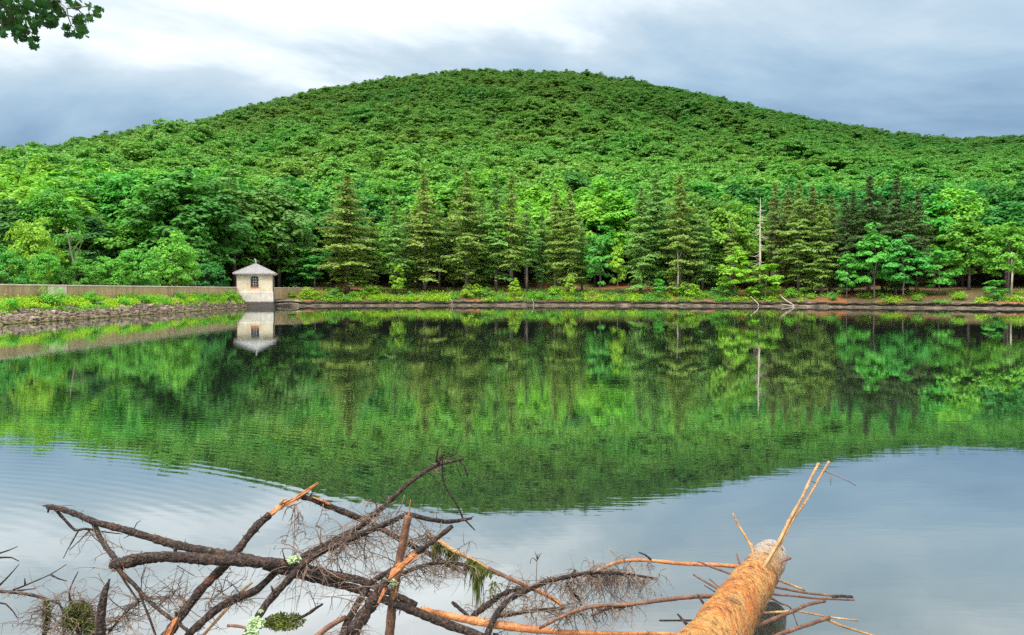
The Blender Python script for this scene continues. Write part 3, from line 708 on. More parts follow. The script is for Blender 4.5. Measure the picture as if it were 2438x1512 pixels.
for (px, ty, s_, v, col, wf, lab) in CON:
    p = gp(px, s_); H = EYE + p.y * tanel(ty) - p.z
    k = H / 18.0
    plant('spruce_tree', p, SPR[v], col, k, random.uniform(0, 6.28), lab, 'spruce', 'spruces along the far shore', sxy=1.14 * wf * random.uniform(0.92, 1.1) / (k ** 0.15))
# dead spruce: bare pole with whorls of grey branches
p = gp(1808, 3.2); H = EYE + p.y * tanel(470) - p.z
e = empty('dead_spruce', p, 0, 'dead bare spruce pole with pale drooping branches', 'dead tree')
m = MB(); m.tube([(0, 0, -0.3), (0.04, 0, H * 0.4), (-0.03, 0, H * 0.75), (0, 0, H)], [0.19, 0.15, 0.09, 0.02], 8, 0.06); m.build('trunk', M['dead_wood'], e, True)
for k in range(46):
    z = H * (0.20 + 0.74 * (k / 46)); az = random.uniform(0, 6.28); l = random.uniform(0.5, 1.9) * (1.15 - k / 60)
    m = MB(); ca, sa = math.cos(az), math.sin(az)
    m.tube([(0, 0, 0), (ca * l * 0.5, sa * l * 0.5, -0.22 * l), (ca * l, sa * l, -0.18 * l)], [0.055, 0.042, 0.02], 5)
    b_ = m.build('branch', M['dead_wood'], e); b_.location = (0, 0, z)
# ------------------------------------------------------------------ saplings and single trees
YG, BG, MG, BLG = (0.25, 0.50, 0.03), (0.10, 0.42, 0.05), (0.075, 0.28, 0.04), (0.085, 0.37, 0.055)
SAPS = [
 (1750, 592, 1.6, 0, YG, 0.95, 'bright yellow-green sapling left of the dead bare spruce'),
 (1822, 622, 1.2, 1, YG, 1.35, 'bushy yellow-green sapling in front of the dead bare spruce'),
 (2016, 604, 1.8, 2, BG, 0.75, 'narrow green sapling left of the two brightest ones'),
 (2082, 542, 1.9, 3, BG, 0.9, 'taller of the two bright green saplings before dark spruces'),
 (2150, 565, 1.8, 0, BLG, 1.0, 'shorter right one of the two bright green saplings'),
 (2236, 590, 3.5, 1, BG, 1.05, 'green young tree right of the last dark spruce'),
 (1428, 560, 5.0, 2, BLG, 0.95, 'fresh green young tree in the gap right of middle spruces'),
 (1470, 575, 3.5, 3, YG, 0.55, 'slim yellow-green sapling at the right side of the gap'),
 (948, 626, 2.6, 1, YG, 0.7, 'small bright sapling against the second spruce trunk'),
 (1226, 664, 1.2, 0, YG, 0.9, 'small yellow-green sapling below the twin middle spires'),
 (1358, 655, 1.2, 3, YG, 0.7, 'small upright sapling below the middle group right end'),
 (1570, 664, 1.4, 2, BG, 1.0, 'small green sapling right of the broad gap at the bank'),
 (750, 590, 9, 2, BLG, 1.3, 'blue-green young tree left of the broad leftmost spruce'),
 (2364, 664, 1.5, 1, BG, 1.5, 'rounded green bush on the bank near the right edge'),
]
for (px, ty, s_, v, col, wf, lab) in SAPS:
    p = gp(px, s_); H = EYE + p.y * tanel(ty) - p.z; k = H / 6.0
    plant('sapling', p, SAP[v], col, k, random.uniform(0, 6.28), lab, 'sapling', 'young trees on the far bank', sxy=wf)
HERO = [
 (560, 432, 14, 0, (0.116, 0.295, 0.045), 1.2, 'large pale green tree behind and left of the small concrete house'),
 (665, 455, 12, 1, (0.109, 0.279, 0.053), 1.15, 'large pale green tree rising right behind the small concrete house'),
 (470, 520, 12, 2, (0.078, 0.295, 0.038), 1.0, 'mid green tree behind the big dome bush'),
 (2306, 512, 9, 3, (0.155, 0.372, 0.033), 1.15, 'yellow-green round tree near the right edge'),
 (2400, 536, 5, 4, (0.155, 0.403, 0.033), 1.0, 'yellow-green tree with bare lower trunk at right edge'),
 (1650, 470, 13, 5, (0.132, 0.341, 0.045), 1.0, 'bright tree behind the dense pointed spruce'),
 (1735, 480, 11, 0, (0.171, 0.403, 0.036), 0.95, 'bright yellow-green tree left behind the dead bare spruce'),
 (990, 480, 16, 3, (0.155, 0.403, 0.036), 1.2, 'bright yellow-green tree behind the third spruce'),
 (1080, 430, 22, 2, (0.155, 0.388, 0.036), 1.2, 'tall bright tree behind the left of the middle spruces'),
 (340, 500, 30, 4, (0.093, 0.326, 0.030), 1.1, 'leafy green tree behind the middle of the dam wall'),
 (130, 463, 26, 5, (0.101, 0.341, 0.030), 0.85, 'tall green tree beside the bare forked trunk'),
 (230, 520, 34, 1, (0.046, 0.186, 0.038), 1.2, 'dark green tree right of the bare forked trunk'),
 (25, 480, 30, 2, (0.054, 0.202, 0.030), 1.1, 'dark green tree at the left edge behind the wall'),
]
for (px, ty, s_, v, col, wf, lab) in HERO:
    p = gp(px, s_); H = EYE + p.y * tanel(ty) - p.z; k = H / 14.0
    plant('broadleaf_tree', p, BL[v], col, k, random.uniform(0, 6.28), lab, 'tree', sxy=wf)
BUSH = [
 (415, 566, 4.5, 0, (0.132, 0.465, 0.045), 0.80, 'big bright green dome bush behind the wall left of house'),
 (330, 584, 4.0, 1, (0.101, 0.403, 0.042), 0.75, 'green bush left of the big dome bush'),
 (262, 612, 4.0, 2, (0.109, 0.419, 0.038), 0.95, 'lower green bush in the middle behind the dam wall'),
 (195, 622, 5.0, 0, (0.093, 0.372, 0.038), 0.9, 'green bush under the bare forked trunk'),
 (110, 596, 4.0, 1, (0.101, 0.403, 0.033), 0.7, 'upright green bush second from the left edge'),
 (80, 522, 9.0, 2, (0.248, 0.465, 0.030), 0.55, 'yellow-tinged tall bush near the left edge'),
 (20, 600, 4.0, 0, (0.078, 0.341, 0.038), 0.85, 'green bush at the left edge behind the wall'),
 (500, 620, 5.5, 1, (0.062, 0.264, 0.045), 0.9, 'darker green bush between dome bush and concrete house'),
 (715, 640, 12, 2, (0.054, 0.248, 0.060), 1.2, 'dark blue-green bush right behind the concrete house'),
]
for (px, ty, s_, v, col, wf, lab) in BUSH:
    p = gp(px, s_); H = EYE + p.y * tanel(ty) - p.z; k = H / 7.0
    plant('bush', p, BSH[v], col, k, random.uniform(0, 6.28), lab, 'bush', 'bushes behind the dam wall', sxy=wf, crown='foliage', stem='stem')
# bare forked trunk at the left
p = gp(172, 12); e = empty('bare_tree', p, 0, 'pale bare forked trunk among the green trees on the left', 'dead tree')
H = EYE + p.y * tanel(540) - p.z
m = MB(); m.tube([(0.3, 0, -0.3), (0.25, 0, H * 0.45), (-0.1, 0, H * 0.7), (-0.4, 0, H)], [0.11, 0.09, 0.065, 0.02], 7, 0.05); m.build('trunk', M['bark_grey'], e, True)
for (a, q, l, r_) in ((0.45, 0.9, 2.4, 0.07), (0.6, 1.4, 1.8, 0.05), (0.7, -0.6, 1.3, 0.04), (0.8, 0.8, 1.2, 0.03)):
    m = MB(); m.tube([(0, 0, 0), (q * 0.4, 0.1, l * 0.5), (q * 0.9, 0.2, l)], [r_, r_ * 0.7, 0.01], 5); b_ = m.build('branch', M['bark_grey'], e); b_.location = (0.25 - 0.3 * (a > 0.55), 0, H * a)
# bare stems seen against the dark wood
for (px, y0, y1, s_, lab) in ((2407, 600, 697, 3.0, 'pale bare tree stem standing by the right edge'), (1613, 590, 700, 3.0, 'thin pale stem below the dense pointed spruce'),
                              (906, 600, 700, 3.2, None)):
    if lab is None: continue
    p = gp(px, s_); H = EYE + p.y * tanel(y0) - p.z; m = MB()
    m.tube([(0, 0, -0.3), (0.08, 0, H * 0.5), (-0.05, 0, H)], [0.14, 0.11, 0.06], 7, 0.05)
    m.tube([(0.02, 0, H * 0.7), (0.5, 0.1, H * 0.9), (0.9, 0.2, H * 1.1)], [0.05, 0.035, 0.01], 5)
    o = m.build('bare_tree', M['dead_wood'], None, True); o.location = p; tag(o, lab, 'dead tree')

# ------------------------------------------------------------------ low growth
shr_named = []
k = 0
SH_LAB = ['below the leftmost spruce', 'below the second spruce', 'below the third spruce', 'below the middle spires', 'below the middle group', 'under the green gap', 'right of the green gap',
          'below the dense pointed spruce', 'left of the dead spruce', 'below the right-hand row', 'near the right edge']
SHX2 = [(690, 'beside the house right corner'), (735, 'at the right end of the low wall'), (790, 'left under the broad leftmost spruce'), (850, 'right under the broad leftmost spruce'), (885, 'between the first two spruces'),
        (925, 'left of the second spruce trunk'), (970, 'right of the second spruce trunk'), (1010, 'under the third spruce'), (1055, 'right of the third spruce'), (1120, 'left below the twin middle spires'),
        (1165, 'close left of the small yellow-green sapling'), (1275, 'right below the twin middle spires'), (1320, 'under the right of the middle group'), (1400, 'at the left foot of the green gap'), (1455, 'at the right foot of the green gap'),
        (1510, 'under the first spruce right of the gap'), (1640, 'right below the dense pointed spruce'), (1675, 'on the bank left of the yellow-green saplings'), (1720, 'just left of the first yellow-green sapling'), (1790, 'between the two yellow-green saplings'),
        (1875, 'right of the bushy yellow-green sapling'), (1930, 'under the brownish spruces'), (1985, 'left below the narrow green sapling'), (2180, 'below the right bright sapling'), (2290, 'on the open bank left of the rounded bush'), (2425, 'at the right edge of the shore')]
for i, (px, where) in enumerate(SHX2):
    s_ = random.uniform(0.5, 3.0); p = gp(px + random.uniform(-8, 8), s_); sc = random.choice((random.uniform(0.25, 0.5), random.uniform(0.5, 0.95)))
    col = [(0.20, 0.46, 0.03), (0.28, 0.50, 0.03), (0.12, 0.36, 0.05), (0.16, 0.42, 0.03)][i % 4]
    plant('shrub', p, SHR[i % 4], col, sc, i * 1.3, f'low green shrub {where}', 'shrub', 'low shrubs along the far shore', 'foliage', 'stem', random.uniform(0.9, 1.4))
def scatter_cards(name, pts, nper, hgt, spread, size, color, label, up=0.7):
    r = np.random.default_rng(len(pts)); P = []; 
    pts = np.array(pts)
    idx = np.repeat(np.arange(len(pts)), nper); P = pts[idx] + np.stack([r.normal(size=len(idx)) * spread, r.normal(size=len(idx)) * spread, np.abs(r.normal(size=len(idx))) * hgt], axis=1)
    Nn = r.normal(size=P.shape) * 0.5; Nn[:, 2] += up
    V, Fq = cards(P, Nn, size * r.uniform(0.6, 1.3, len(P)), 0.5, r)
    o = link(bpy.data.objects.new(name, mesh_np(name, V, Fq, M['leaf']))); o.color = tuple(color) + (1,)
    return tag(o, label, 'undergrowth', kind='stuff')
pts1 = []; pts2 = []
for _ in range(6400):
    px = random.uniform(655, 2520); s_ = 0.05 + random.expovariate(1 / 2.2)
    if s_ > 16: continue
    q = mnoise.noise(Vector((px * 0.014, s_ * 0.5, 0))) + 0.5 * mnoise.noise(Vector((px * 0.05, s_ * 0.8, 4)))
    thr = -0.12 + (0.35 if px > 1850 else 0)
    if q < thr: continue
    (pts1 if mnoise.noise(Vector((px * 0.03, 1.7, 0))) > -0.05 else pts2).append(tuple(gp(px, s_)))
scatter_cards('bank_undergrowth', pts1, 16, 0.26, 0.22, 0.12, (0.30, 0.50, 0.03), 'yellow-green low plants covering the far bank')
scatter_cards('bank_ferns', pts2, 16, 0.24, 0.22, 0.12, (0.14, 0.38, 0.04), 'mid green ferns and low plants on the far bank')
pts1 = []; pts2 = []
for _ in range(5200):
    y = random.uniform(42, 103); t_ = abs(random.gauss(0, 0.33))
    if t_ > 0.78: continue
    q = mnoise.noise(Vector((y * 0.35, t_ * 4, 0)))
    if q < -0.22 + 0.35 * t_: continue
    (pts1 if mnoise.noise(Vector((y * 0.25, t_ * 2, 9))) > -0.08 else pts2).append(tuple(bank_pt(y, t_)))
scatter_cards('embankment_weeds', pts1, 15, 0.15, 0.14, 0.085, (0.36, 0.56, 0.025), 'bright yellow-green weeds on the stony embankment')
scatter_cards('embankment_plants', pts2, 15, 0.17, 0.14, 0.085, (0.16, 0.46, 0.03), 'fresh green plants among the embankment stones')
WEED = [(100, 0.35, 1.25, 'at the left edge'), (57.0, 0.35, 0.62, 'largest green clump below the pale wall patch'), (51.5, 0.45, 0.40, 'leftmost clump low on the stones'), (62.5, 0.3, 0.45, 'right of the largest clump'),
        (67.0, 0.45, 0.36, 'low on the stones at mid bank'), (71.5, 0.35, 0.42, 'at the middle of the embankment'), (80, 0.25, 0.42, 'below the cracked wall joint'), (86.5, 0.25, 0.36, 'right of the cracked wall joint'), (94.5, 0.3, 0.5, 'last clump before the concrete house')]
for (y, t_, sc, where) in WEED[1:]:
    plant('weed_clump', bank_pt(y, t_), SHR[int(y) % 4], (0.13, 0.46, 0.03), sc, y, f'leafy green weed clump on the embankment, {where}', 'weeds', 'weed clumps on the embankment', 'foliage', 'stem')

# ------------------------------------------------------------------ dam wall
wall = empty('dam_wall', (WALLX, 60, 0), 0, 'long tan weathered concrete dam wall running to the small house', 'wall')
def panel(y0, y1, mat, zt=2.56):
    m = MB(); m.box((-0.25, y0 + 0.012 - 60, 0.9), (0.25, y1 - 0.012 - 60, zt - 0.09)); m.build('wall_panel', mat, wall)
    m = MB(); m.box((-0.30, y0 + 0.008 - 60, zt - 0.09), (0.30, y1 - 0.008 - 60, zt)); m.build('coping', M['concrete_cap'], wall)
for (y0, y1, mt) in ((18, 28, 0), (28, 38, 0), (38, 48, 0), (48, 58.2, 0), (58.2, 60.7, 1), (60.7, 68.2, 0), (68.2, 78.3, 0), (78.3, 90.2, 0), (90.2, 101.0, 0)):
    panel(y0, y1, M['concrete_pale'] if mt else M['concrete_wall'])
w2 = empty('return_wall', (-33.2, 104.4, 0), 0, 'short low concrete wall running right from behind the small house', 'wall')
a = Vector((-33.2, 104.4, 0)); b_ = Vector((-27.9, 115.0, 0)); dv = (b_ - a); ang = math.atan2(-dv.x, dv.y); w2.rotation_euler = (0, 0, ang)
for (l0, l1) in ((0, 4.0), (4.0, 8.0), (8.0, dv.length)):
    m = MB(); m.box((-0.2, l0 + 0.012, 0.9), (0.2, l1 - 0.012, 2.45)); m.build('wall_panel', M['concrete_wall'], w2)
    m = MB(); m.box((-0.24, l0 + 0.008, 2.45), (0.24, l1 - 0.008, 2.53)); m.build('coping', M['concrete_cap'], w2)

# ------------------------------------------------------------------ valve house
hx, hy = (606 - CX) / F * 100.0, 100.0
hs = empty('valve_house', (hx, hy + 0.6, 0), math.radians(14.0), 'small square concrete house with pale hip roof standing in the water', 'house')
WX, WD = 2.16, 2.0        # half width, half depth
ZB, ZP, ZE = -1.2, 1.94, 4.28
m = MB()                  # plinth
m.box((-WX - 0.09, -WD - 0.09, ZB), (WX + 0.09, WD + 0.09, ZP - 0.05))
m.add([(-WX - 0.09, -WD - 0.09, ZP - 0.05), (WX + 0.09, -WD - 0.09, ZP - 0.05), (WX + 0.09, WD + 0.09, ZP - 0.05), (-WX - 0.09, WD + 0.09, ZP - 0.05),
       (-WX, -WD, ZP + 0.04), (WX, -WD, ZP + 0.04), (WX, WD, ZP + 0.04), (-WX, WD, ZP + 0.04)], [(0, 1, 5, 4), (1, 2, 6, 5), (2, 3, 7, 6), (3, 0, 4, 7)])
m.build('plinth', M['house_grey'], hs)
m = MB()                  # buttress where the dam wall meets the house
x0, x1 = -WX - 0.62, -WX - 0.1
m.add([(x0, -WD + 0.05, ZB), (x1, -WD - 0.04, ZB), (x1, WD, ZB), (x0, WD, ZB), (x0 + 0.06, -WD + 0.05, 2.35), (x1, -WD - 0.04, 2.62), (x1, WD, 2.62), (x0 + 0.06, WD, 2.35)],
      [(0, 1, 5, 4), (1, 2, 6, 5), (2, 3, 7, 6), (3, 0, 4, 7), (4, 5, 6, 7)])
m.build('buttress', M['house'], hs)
WW, WZ0, WZ1, ARCH = 0.48, 2.58, 3.80, 0.14
m = MB()                  # walls: front has a real arched opening
def arc(i, n=10): 
    u = -1 + 2 * i / n; return (u * WW, WZ1 + ARCH * (1 - u * u))
T = 0.28
for y0, y1 in ((-WD, -WD + T),):
    m.box((-WX, y0, ZP), (-WW, y1, ZE)); m.box((WW, y0, ZP), (WX, y1, ZE)); m.box((-WW, y0, ZP), (WW, y1, WZ0))
    for i in range(10):
        (xa, za), (xb, zb) = arc(i), arc(i + 1)
        m.add([(xa, y0, za), (xb, y0, zb), (xb, y0, ZE), (xa, y0, ZE), (xa, y1, za), (xb, y1, zb), (xb, y1, ZE), (xa, y1, ZE)], [(0, 1, 2, 3), (5, 4, 7, 6), (0, 4, 5, 1)])
m.box((-WX, -WD + T, ZP), (-WX + T, WD, ZE)); m.box((WX - T, -WD + T, ZP), (WX, WD, ZE)); m.box((-WX + T, WD - T, ZP), (WX - T, WD, ZE))
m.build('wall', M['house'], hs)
wn = MB()                 # window
yf = -WD + 0.10
wn.box((-WW, yf, WZ0), (-WW + 0.07, yf + 0.06, WZ1 + 0.02)); wn.box((WW - 0.07, yf, WZ0), (WW, yf + 0.06, WZ1 + 0.02)); wn.box((-WW + 0.07, yf, WZ0), (WW - 0.07, yf + 0.06, WZ0 + 0.07))
for i in range(10):
    (xa, za), (xb, zb) = arc(i), arc(i + 1)
    wn.add([(xa, yf, za - 0.08), (xb, yf, zb - 0.08), (xb, yf, zb), (xa, yf, za), (xa, yf + 0.06, za - 0.08), (xb, yf + 0.06, zb - 0.08)], [(0, 1, 2, 3), (0, 4, 5, 1)])
win = wn.build('window', M['dark_metal'], hs)
win['label'] = 'dark arched window with rusty run-off below'
gx = [-WW + 0.07, -0.14, 0.14, WW - 0.07]; gz = [WZ0 + 0.07, 2.95, 3.28, 3.60, WZ1 + ARCH - 0.06]
for i in range(3):
    for j in range(4):
        g = MB(); g.box((gx[i] + 0.012, yf + 0.035, gz[j] + 0.012), (gx[i + 1] - 0.012, yf + 0.045, gz[j + 1] - 0.012)); g.build('pane', M['glass'], win)
for x in gx[1:3]:
    g = MB(); g.box((x - 0.016, yf - 0.012, gz[0]), (x + 0.016, yf + 0.03, gz[-1])); g.build('glazing_bar', M['grey_metal'], win)
for z in gz[1:4]:
    g = MB(); g.box((gx[0], yf - 0.009, z - 0.016), (gx[-1], yf + 0.027, z + 0.016)); g.build('glazing_bar', M['grey_metal'], win)
g = MB(); g.box((-WW - 0.05, -WD - 0.05, WZ0 - 0.075), (WW + 0.05, -WD + 0.09, WZ0 - 0.003)); g.build('sill', simple_noise_mat('rusty_sill', [(0.3, (0.35, 0.09, 0.02)), (0.7, (0.65, 0.2, 0.05))], 6), win)
# dark void behind the glass
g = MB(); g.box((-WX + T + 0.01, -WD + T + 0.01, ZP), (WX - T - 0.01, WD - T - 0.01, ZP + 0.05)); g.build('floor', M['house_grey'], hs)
# roof: hipped, laid in courses of shingle
EX, EY, ZA = 2.60, 2.45, 5.58
m = MB(); nco = 10
def rp(sx, sy, t, dz=0.0): return (sx * EX * (1 - t), sy * EY * (1 - t), ZE + (ZA - ZE) * t + dz)
for (c0, c1) in (((-1, -1), (1, -1)), ((1, -1), (1, 1)), ((1, 1), (-1, 1)), ((-1, 1), (-1, -1))):
    for k in range(nco):
        t0, t1 = k / nco, (k + 1.0) / nco
        a0, a1 = rp(*c0, t0, 0.05), rp(*c1, t0, 0.05); b1, b0 = rp(*c1, t1, 0.012), rp(*c0, t1, 0.012)
        l0, l1 = rp(*c0, t0, 0.0), rp(*c1, t0, 0.0)
        m.add([a0, a1, b1, b0, l0, l1], [(0, 1, 2, 3), (4, 5, 1, 0)])
roof = m.build('roof', M['shingle'], hs)
m = MB(); m.box((-EX + 0.02, -EY + 0.02, ZE - 0.10), (EX - 0.02, EY - 0.02, ZE - 0.004)); m.build('eave', M['fascia'], roof)
for s1, s2 in ((-1, -1), (1, -1), (1, 1), (-1, 1)):
    m = MB(); m.tube([rp(s1, s2, 0.0, 0.05), rp(s1, s2, 0.99, 0.05)], 0.045, 6); m.build('hip_cap', M['shingle'], roof)
for i in range(15):
    x = -WX + 0.12 + i * (2 * WX - 0.24) / 14
    m = MB(); m.box((x - 0.05, -EY + 0.12, ZE - 0.22), (x + 0.05, -WD - 0.002, ZE - 0.102)); m.build('rafter_tail', M['fascia'], roof)
for i in range(12):
    y = -WD + 0.12 + i * (2 * WD - 0.24) / 11
    m = MB(); m.box((WX + 0.002, y - 0.05, ZE - 0.22), (EX - 0.12, y + 0.05, ZE - 0.102)); m.build('rafter_tail', M['fascia'], roof)
m = MB(); m.tube([(0, 0, ZA - 0.1), (-0.02, 0, ZA + 0.22)], [0.05, 0.045], 8); m.build('mast', M['grey_metal'], roof)
m = MB(); m.add([(-0.16, -0.10, ZA + 0.62), (-0.02, -0.14, ZA + 0.66), (0.16, -0.12, ZA + 0.20), (0.05, -0.08, ZA + 0.14), (-0.16, 0.12, ZA + 0.62), (-0.02, 0.12, ZA + 0.66), (0.16, 0.12, ZA + 0.20), (0.05, 0.12, ZA + 0.14)],
                [(0, 3, 2, 1), (4, 5, 6, 7), (0, 1, 5, 4), (1, 2, 6, 5), (2, 3, 7, 6), (3, 0, 4, 7)]); m.build('panel', M['grey_metal'], roof)
m = MB(); m.tube([(WX + 0.10, -WD + 0.30, ZE - 0.15), (WX + 0.10, -WD + 0.30, 2.05), (WX + 0.17, -WD + 0.30, 1.9), (WX + 0.17, -WD + 0.30, 0.5)], 0.055, 8); m.build('downpipe', M['dark_metal'], hs, True)

# ------------------------------------------------------------------ driftwood on the far bank
def stick(name, pts, rad, mat, label, cat, sides=6):
    base = Vector(pts[0]); m = MB(); m.tube([Vector(p) - base for p in pts], rad, sides, 0.12, 0.25); o = m.build(name, mat, None, True); o.location = base
    return tag(o, label, cat)
def sh(px, py, s_): return at(px, py, shore_d(px) + s_)
stick('driftwood', [sh(1787, 706, 0.4), sh(1800, 718, -0.3), sh(1806, 727, -0.7), sh(1797, 735, -0.8)], [0.05, 0.045, 0.04, 0.03], M['dead_wood'], 'short pale forked driftwood stick below the dead bare spruce', 'driftwood')
stick('driftwood', [sh(1855, 701, 0.9), sh(1873, 716, 0.0), sh(1890, 727, -0.7), sh(1880, 733, -0.9)], [0.07, 0.06, 0.045, 0.03], M['dead_wood'], 'longer pale driftwood branch slanting to the water right of the saplings', 'driftwood')
stick('driftwood', [sh(1640 + 220, 724, -0.2), sh(1885, 728, -0.5), sh(1893, 729, -0.7)], [0.04, 0.04, 0.02], M['dead_wood'], 'thin pale stick lying under the longer driftwood branch', 'driftwood')
stick('driftwood', [sh(1266, 712, 0.0), sh(1271, 722, -0.5), sh(1266, 731, -0.7)], [0.035, 0.03, 0.02], M['dead_wood'], 'small pale stick in the mud bank below the middle spruces', 'driftwood')
stick('driftwood', [sh(1073, 712, 0.0), sh(1077, 718, -0.5), sh(1075, 724, -0.7)], [0.03, 0.03, 0.02], M['dead_wood'], 'tiny pale twig in the mud bank below the third spruce', 'driftwood')
stick('driftwood', [sh(656, 717, -0.8), sh(690, 715, -1.0), sh(716, 718, -1.0)], [0.07, 0.09, 0.06], M['dead_wood'], 'upper pale log lying on the mud right of the concrete house', 'driftwood')
stick('driftwood', [sh(658, 724, -1.2), sh(690, 722, -1.3), sh(712, 724, -1.3)], [0.05, 0.07, 0.04], M['dead_wood'], 'lower pale log at the waterline right of the concrete house', 'driftwood')
stick('driftwood', [sh(674, 704, 0.0), sh(690, 692, 0.5), sh(703, 680, 1.0), sh(708, 690, 1.1)], [0.05, 0.05, 0.04, 0.02], M['bark_grey'], 'bent brown branch leaning on the bank right of the house', 'driftwood')

# ------------------------------------------------------------------ foreground: fallen log and dead branches
def c1(x, y): return (x * 0.3508, 982 + y * 0.3508)
def c2(x, y): return (654.7 + x * 0.3508, 982 + y * 0.3508)
def c3(x, y): return (1368.9 + x * 0.3418, 1041.5 + y * 0.3418)
def poly(cf, P, d0, d1=None, dl=None):
    n = len(P); out_ = []
    for i, p in enumerate(P):
        d = dl[i] if dl else d0 + ((d1 if d1 is not None else d0) - d0) * i / max(1, n - 1)
        q = cf(*p) if cf else p
        out_.append(at(q[0], q[1], d))
    return out_
def pr(px, d): return px * d / F      # photograph pixels to metres at a distance
def twigs_on(path, n, lmin, lmax, rnd, droop=0.6, sub=4, r0=0.0028):
    """thin curling dead twigs growing from a limb"""
    m = MB(); seg = [(path[i + 1] - path[i]).length for i in range(len(path) - 1)]; tot = sum(seg)
    def one(p, dr, l, r_, depth):
        k = 6 if depth == 0 else 4; pts = [p]; d = dr.copy(); bend = Vector((rnd.gauss(0, 1), rnd.gauss(0, 1), rnd.gauss(0, 0.6))) * 0.22
        for i in range(k):
            d = (d + bend + Vector((rnd.gauss(0, 0.16), rnd.gauss(0, 0.16), rnd.gauss(0, 0.12) - droop * 0.22))).normalized()
            q = pts[-1] + d * (l / k)
            if q.z < -0.02: break
            pts.append(q)
        if len(pts) < 2: return
        m.tube(pts, [r_ + (r_ * 0.25 - r_) * i / (len(pts) - 1) for i in range(len(pts))], 4 if depth == 0 else 3)
        if depth == 0:
            for _ in range(rnd.randint(max(0, sub - 2), sub + 2)):
                b_ = rnd.choice(pts[1:]); one(b_, Vector((rnd.gauss(0, 1), rnd.gauss(0, 1), rnd.gauss(-0.2, 0.8))).normalized(), l * rnd.uniform(0.2, 0.5), r_ * 0.6, 1)
    for _ in range(n):
        x = rnd.random() * tot; i = 0
        while i < len(seg) - 1 and x > seg[i]: x -= seg[i]; i += 1
        p = path[i].lerp(path[i + 1], min(1, x / max(seg[i], 1e-6)))
        dr = Vector((rnd.gauss(0, 1), rnd.gauss(0, 0.8), rnd.gauss(0.0, 0.8))).normalized()
        one(p, dr, rnd.uniform(lmin, lmax), r0 * rnd.uniform(0.7, 1.5), 0)
    return m
rt = random.Random(11)
def limb(root, name, pts, radpx, mat, sides=10, rough=0.16, knots=0, smooth=True):
    base = root.location; P = [p - base for p in pts]
    R = [0.93 * pr(radpx[0] + (radpx[1] - radpx[0]) * i / (len(P) - 1) if len(radpx) == 2 else radpx[i], pts[i].y) for i in range(len(P))]
    torn = name == 'torn_wood'
    m = MB(); m.tube(P, [r_ * (0.62 if torn else 1) for r_ in R], 6 if torn else sides, rough * (1.6 if torn else 1.35), 0.022 if max(R) > 0.008 else 0.045)
    if torn:
        for _ in range(26):     # long split fibres standing off the break
            i = rt.randrange(len(P) - 1); j = min(len(P) - 1, i + rt.randint(1, 2)); off = Vector((rt.gauss(0, 1), rt.gauss(0, 1), rt.gauss(0, 1))) * R[i] * 0.42
            m.tube([P[i].lerp(P[j], rt.random() * 0.5) + off, P[j] + off * rt.uniform(0.6, 1.5)], [R[i] * rt.uniform(0.10, 0.28), R[i] * 0.03], 4)
        smooth = False
    for _ in range(knots * 3):      # broken-off stubs and bark flakes
        i = rt.randrange(len(P) - 1); p = P[i].lerp(P[i + 1], rt.random()); d = Vector((rt.gauss(0, 1), rt.gauss(0, 1), rt.gauss(0.2, 0.8))).normalized(); l = R[i] * rt.uniform(1.15, 1.9 if rt.random() < 0.75 else 3.6)
        m.tube([p, p + d * l], [R[i] * rt.uniform(0.12, 0.3), R[i] * 0.06], 5)
    return m.build(name, mat, root, smooth)
def branch_thing(pts, label, name='dead_branch', cat='branch', group='dead branches lying in the near water'):
    return empty(name, pts[0], 0, label, cat, group)
def add_twigs(root, path, n, lo, hi, **kw):
    m = twigs_on([p - root.location for p in path], int(n * 1.7), lo, hi, rt, **kw)
    # water level is tested in local space: shift
    o = m.build('twigs', M['twig'], root); o['kind'] = 'stuff'; return o

# A: upper left branch
pA = poly(c1, [(325, 640), (400, 652), (520, 692), (650, 745), (820, 790), (1000, 842), (1180, 895), (1340, 930), (1560, 970), (1720, 1000)], 5.0, 4.58)
e = branch_thing(pA, 'long dark branch pointing left, upper of the two left ones'); limb(e, 'limb', pA, [6.5, 12.5], M['bark_dark'], knots=12)
q = poly(c1, [(335, 650), (312, 632), (290, 634)], 5.0); limb(e, 'snapped_tip', q, [4, 1.5], M['bark_dark'])
q = poly(c1, [(330, 650), (325, 680)], 5.0); limb(e, 'snapped_tip', q, [4, 2], M['bark_dark'])
q = poly(c1, [(375, 655), (445, 735), (510, 797), (570, 790), (635, 797)], 4.98, 4.95); limb(e, 'side_branch', q, [4, 3], M['bark_dark']); add_twigs(e, q, 10, 0.08, 0.3)
q2 = poly(c1, [(530, 805), (490, 880), (462, 925), (430, 990)], 4.95, 4.9); limb(e, 'side_branch', q2, [2.2, 1.0], M['bark_dark'], 5)
q2 = poly(c1, [(610, 800), (540, 870), (470, 935)], 4.95, 4.9); limb(e, 'side_branch', q2, [2.2, 1.0], M['bark_dark'], 5)
q2 = poly(c1, [(600, 800), (640, 850), (690, 890)], 4.95, 4.9); limb(e, 'side_branch', q2, [2.2, 1.0], M['bark_dark'], 5)
q2 = poly(c1, [(640, 800), (740, 815), (830, 825)], 4.9, 4.85); limb(e, 'side_branch', q2, [2.2, 1.0], M['bark_dark'], 5)
q2 = poly(c1, [(910, 790), (930, 750), (955, 735)], 4.8); limb(e, 'side_branch', q2, [1.4, 0.7], M['bark_dark'], 5)
q2 = poly(c1, [(1190, 900), (1190, 960)], 4.7); limb(e, 'side_branch', q2, [5, 4], M['bark_dark'], 7)
add_twigs(e, pA, 10, 0.05, 0.2)
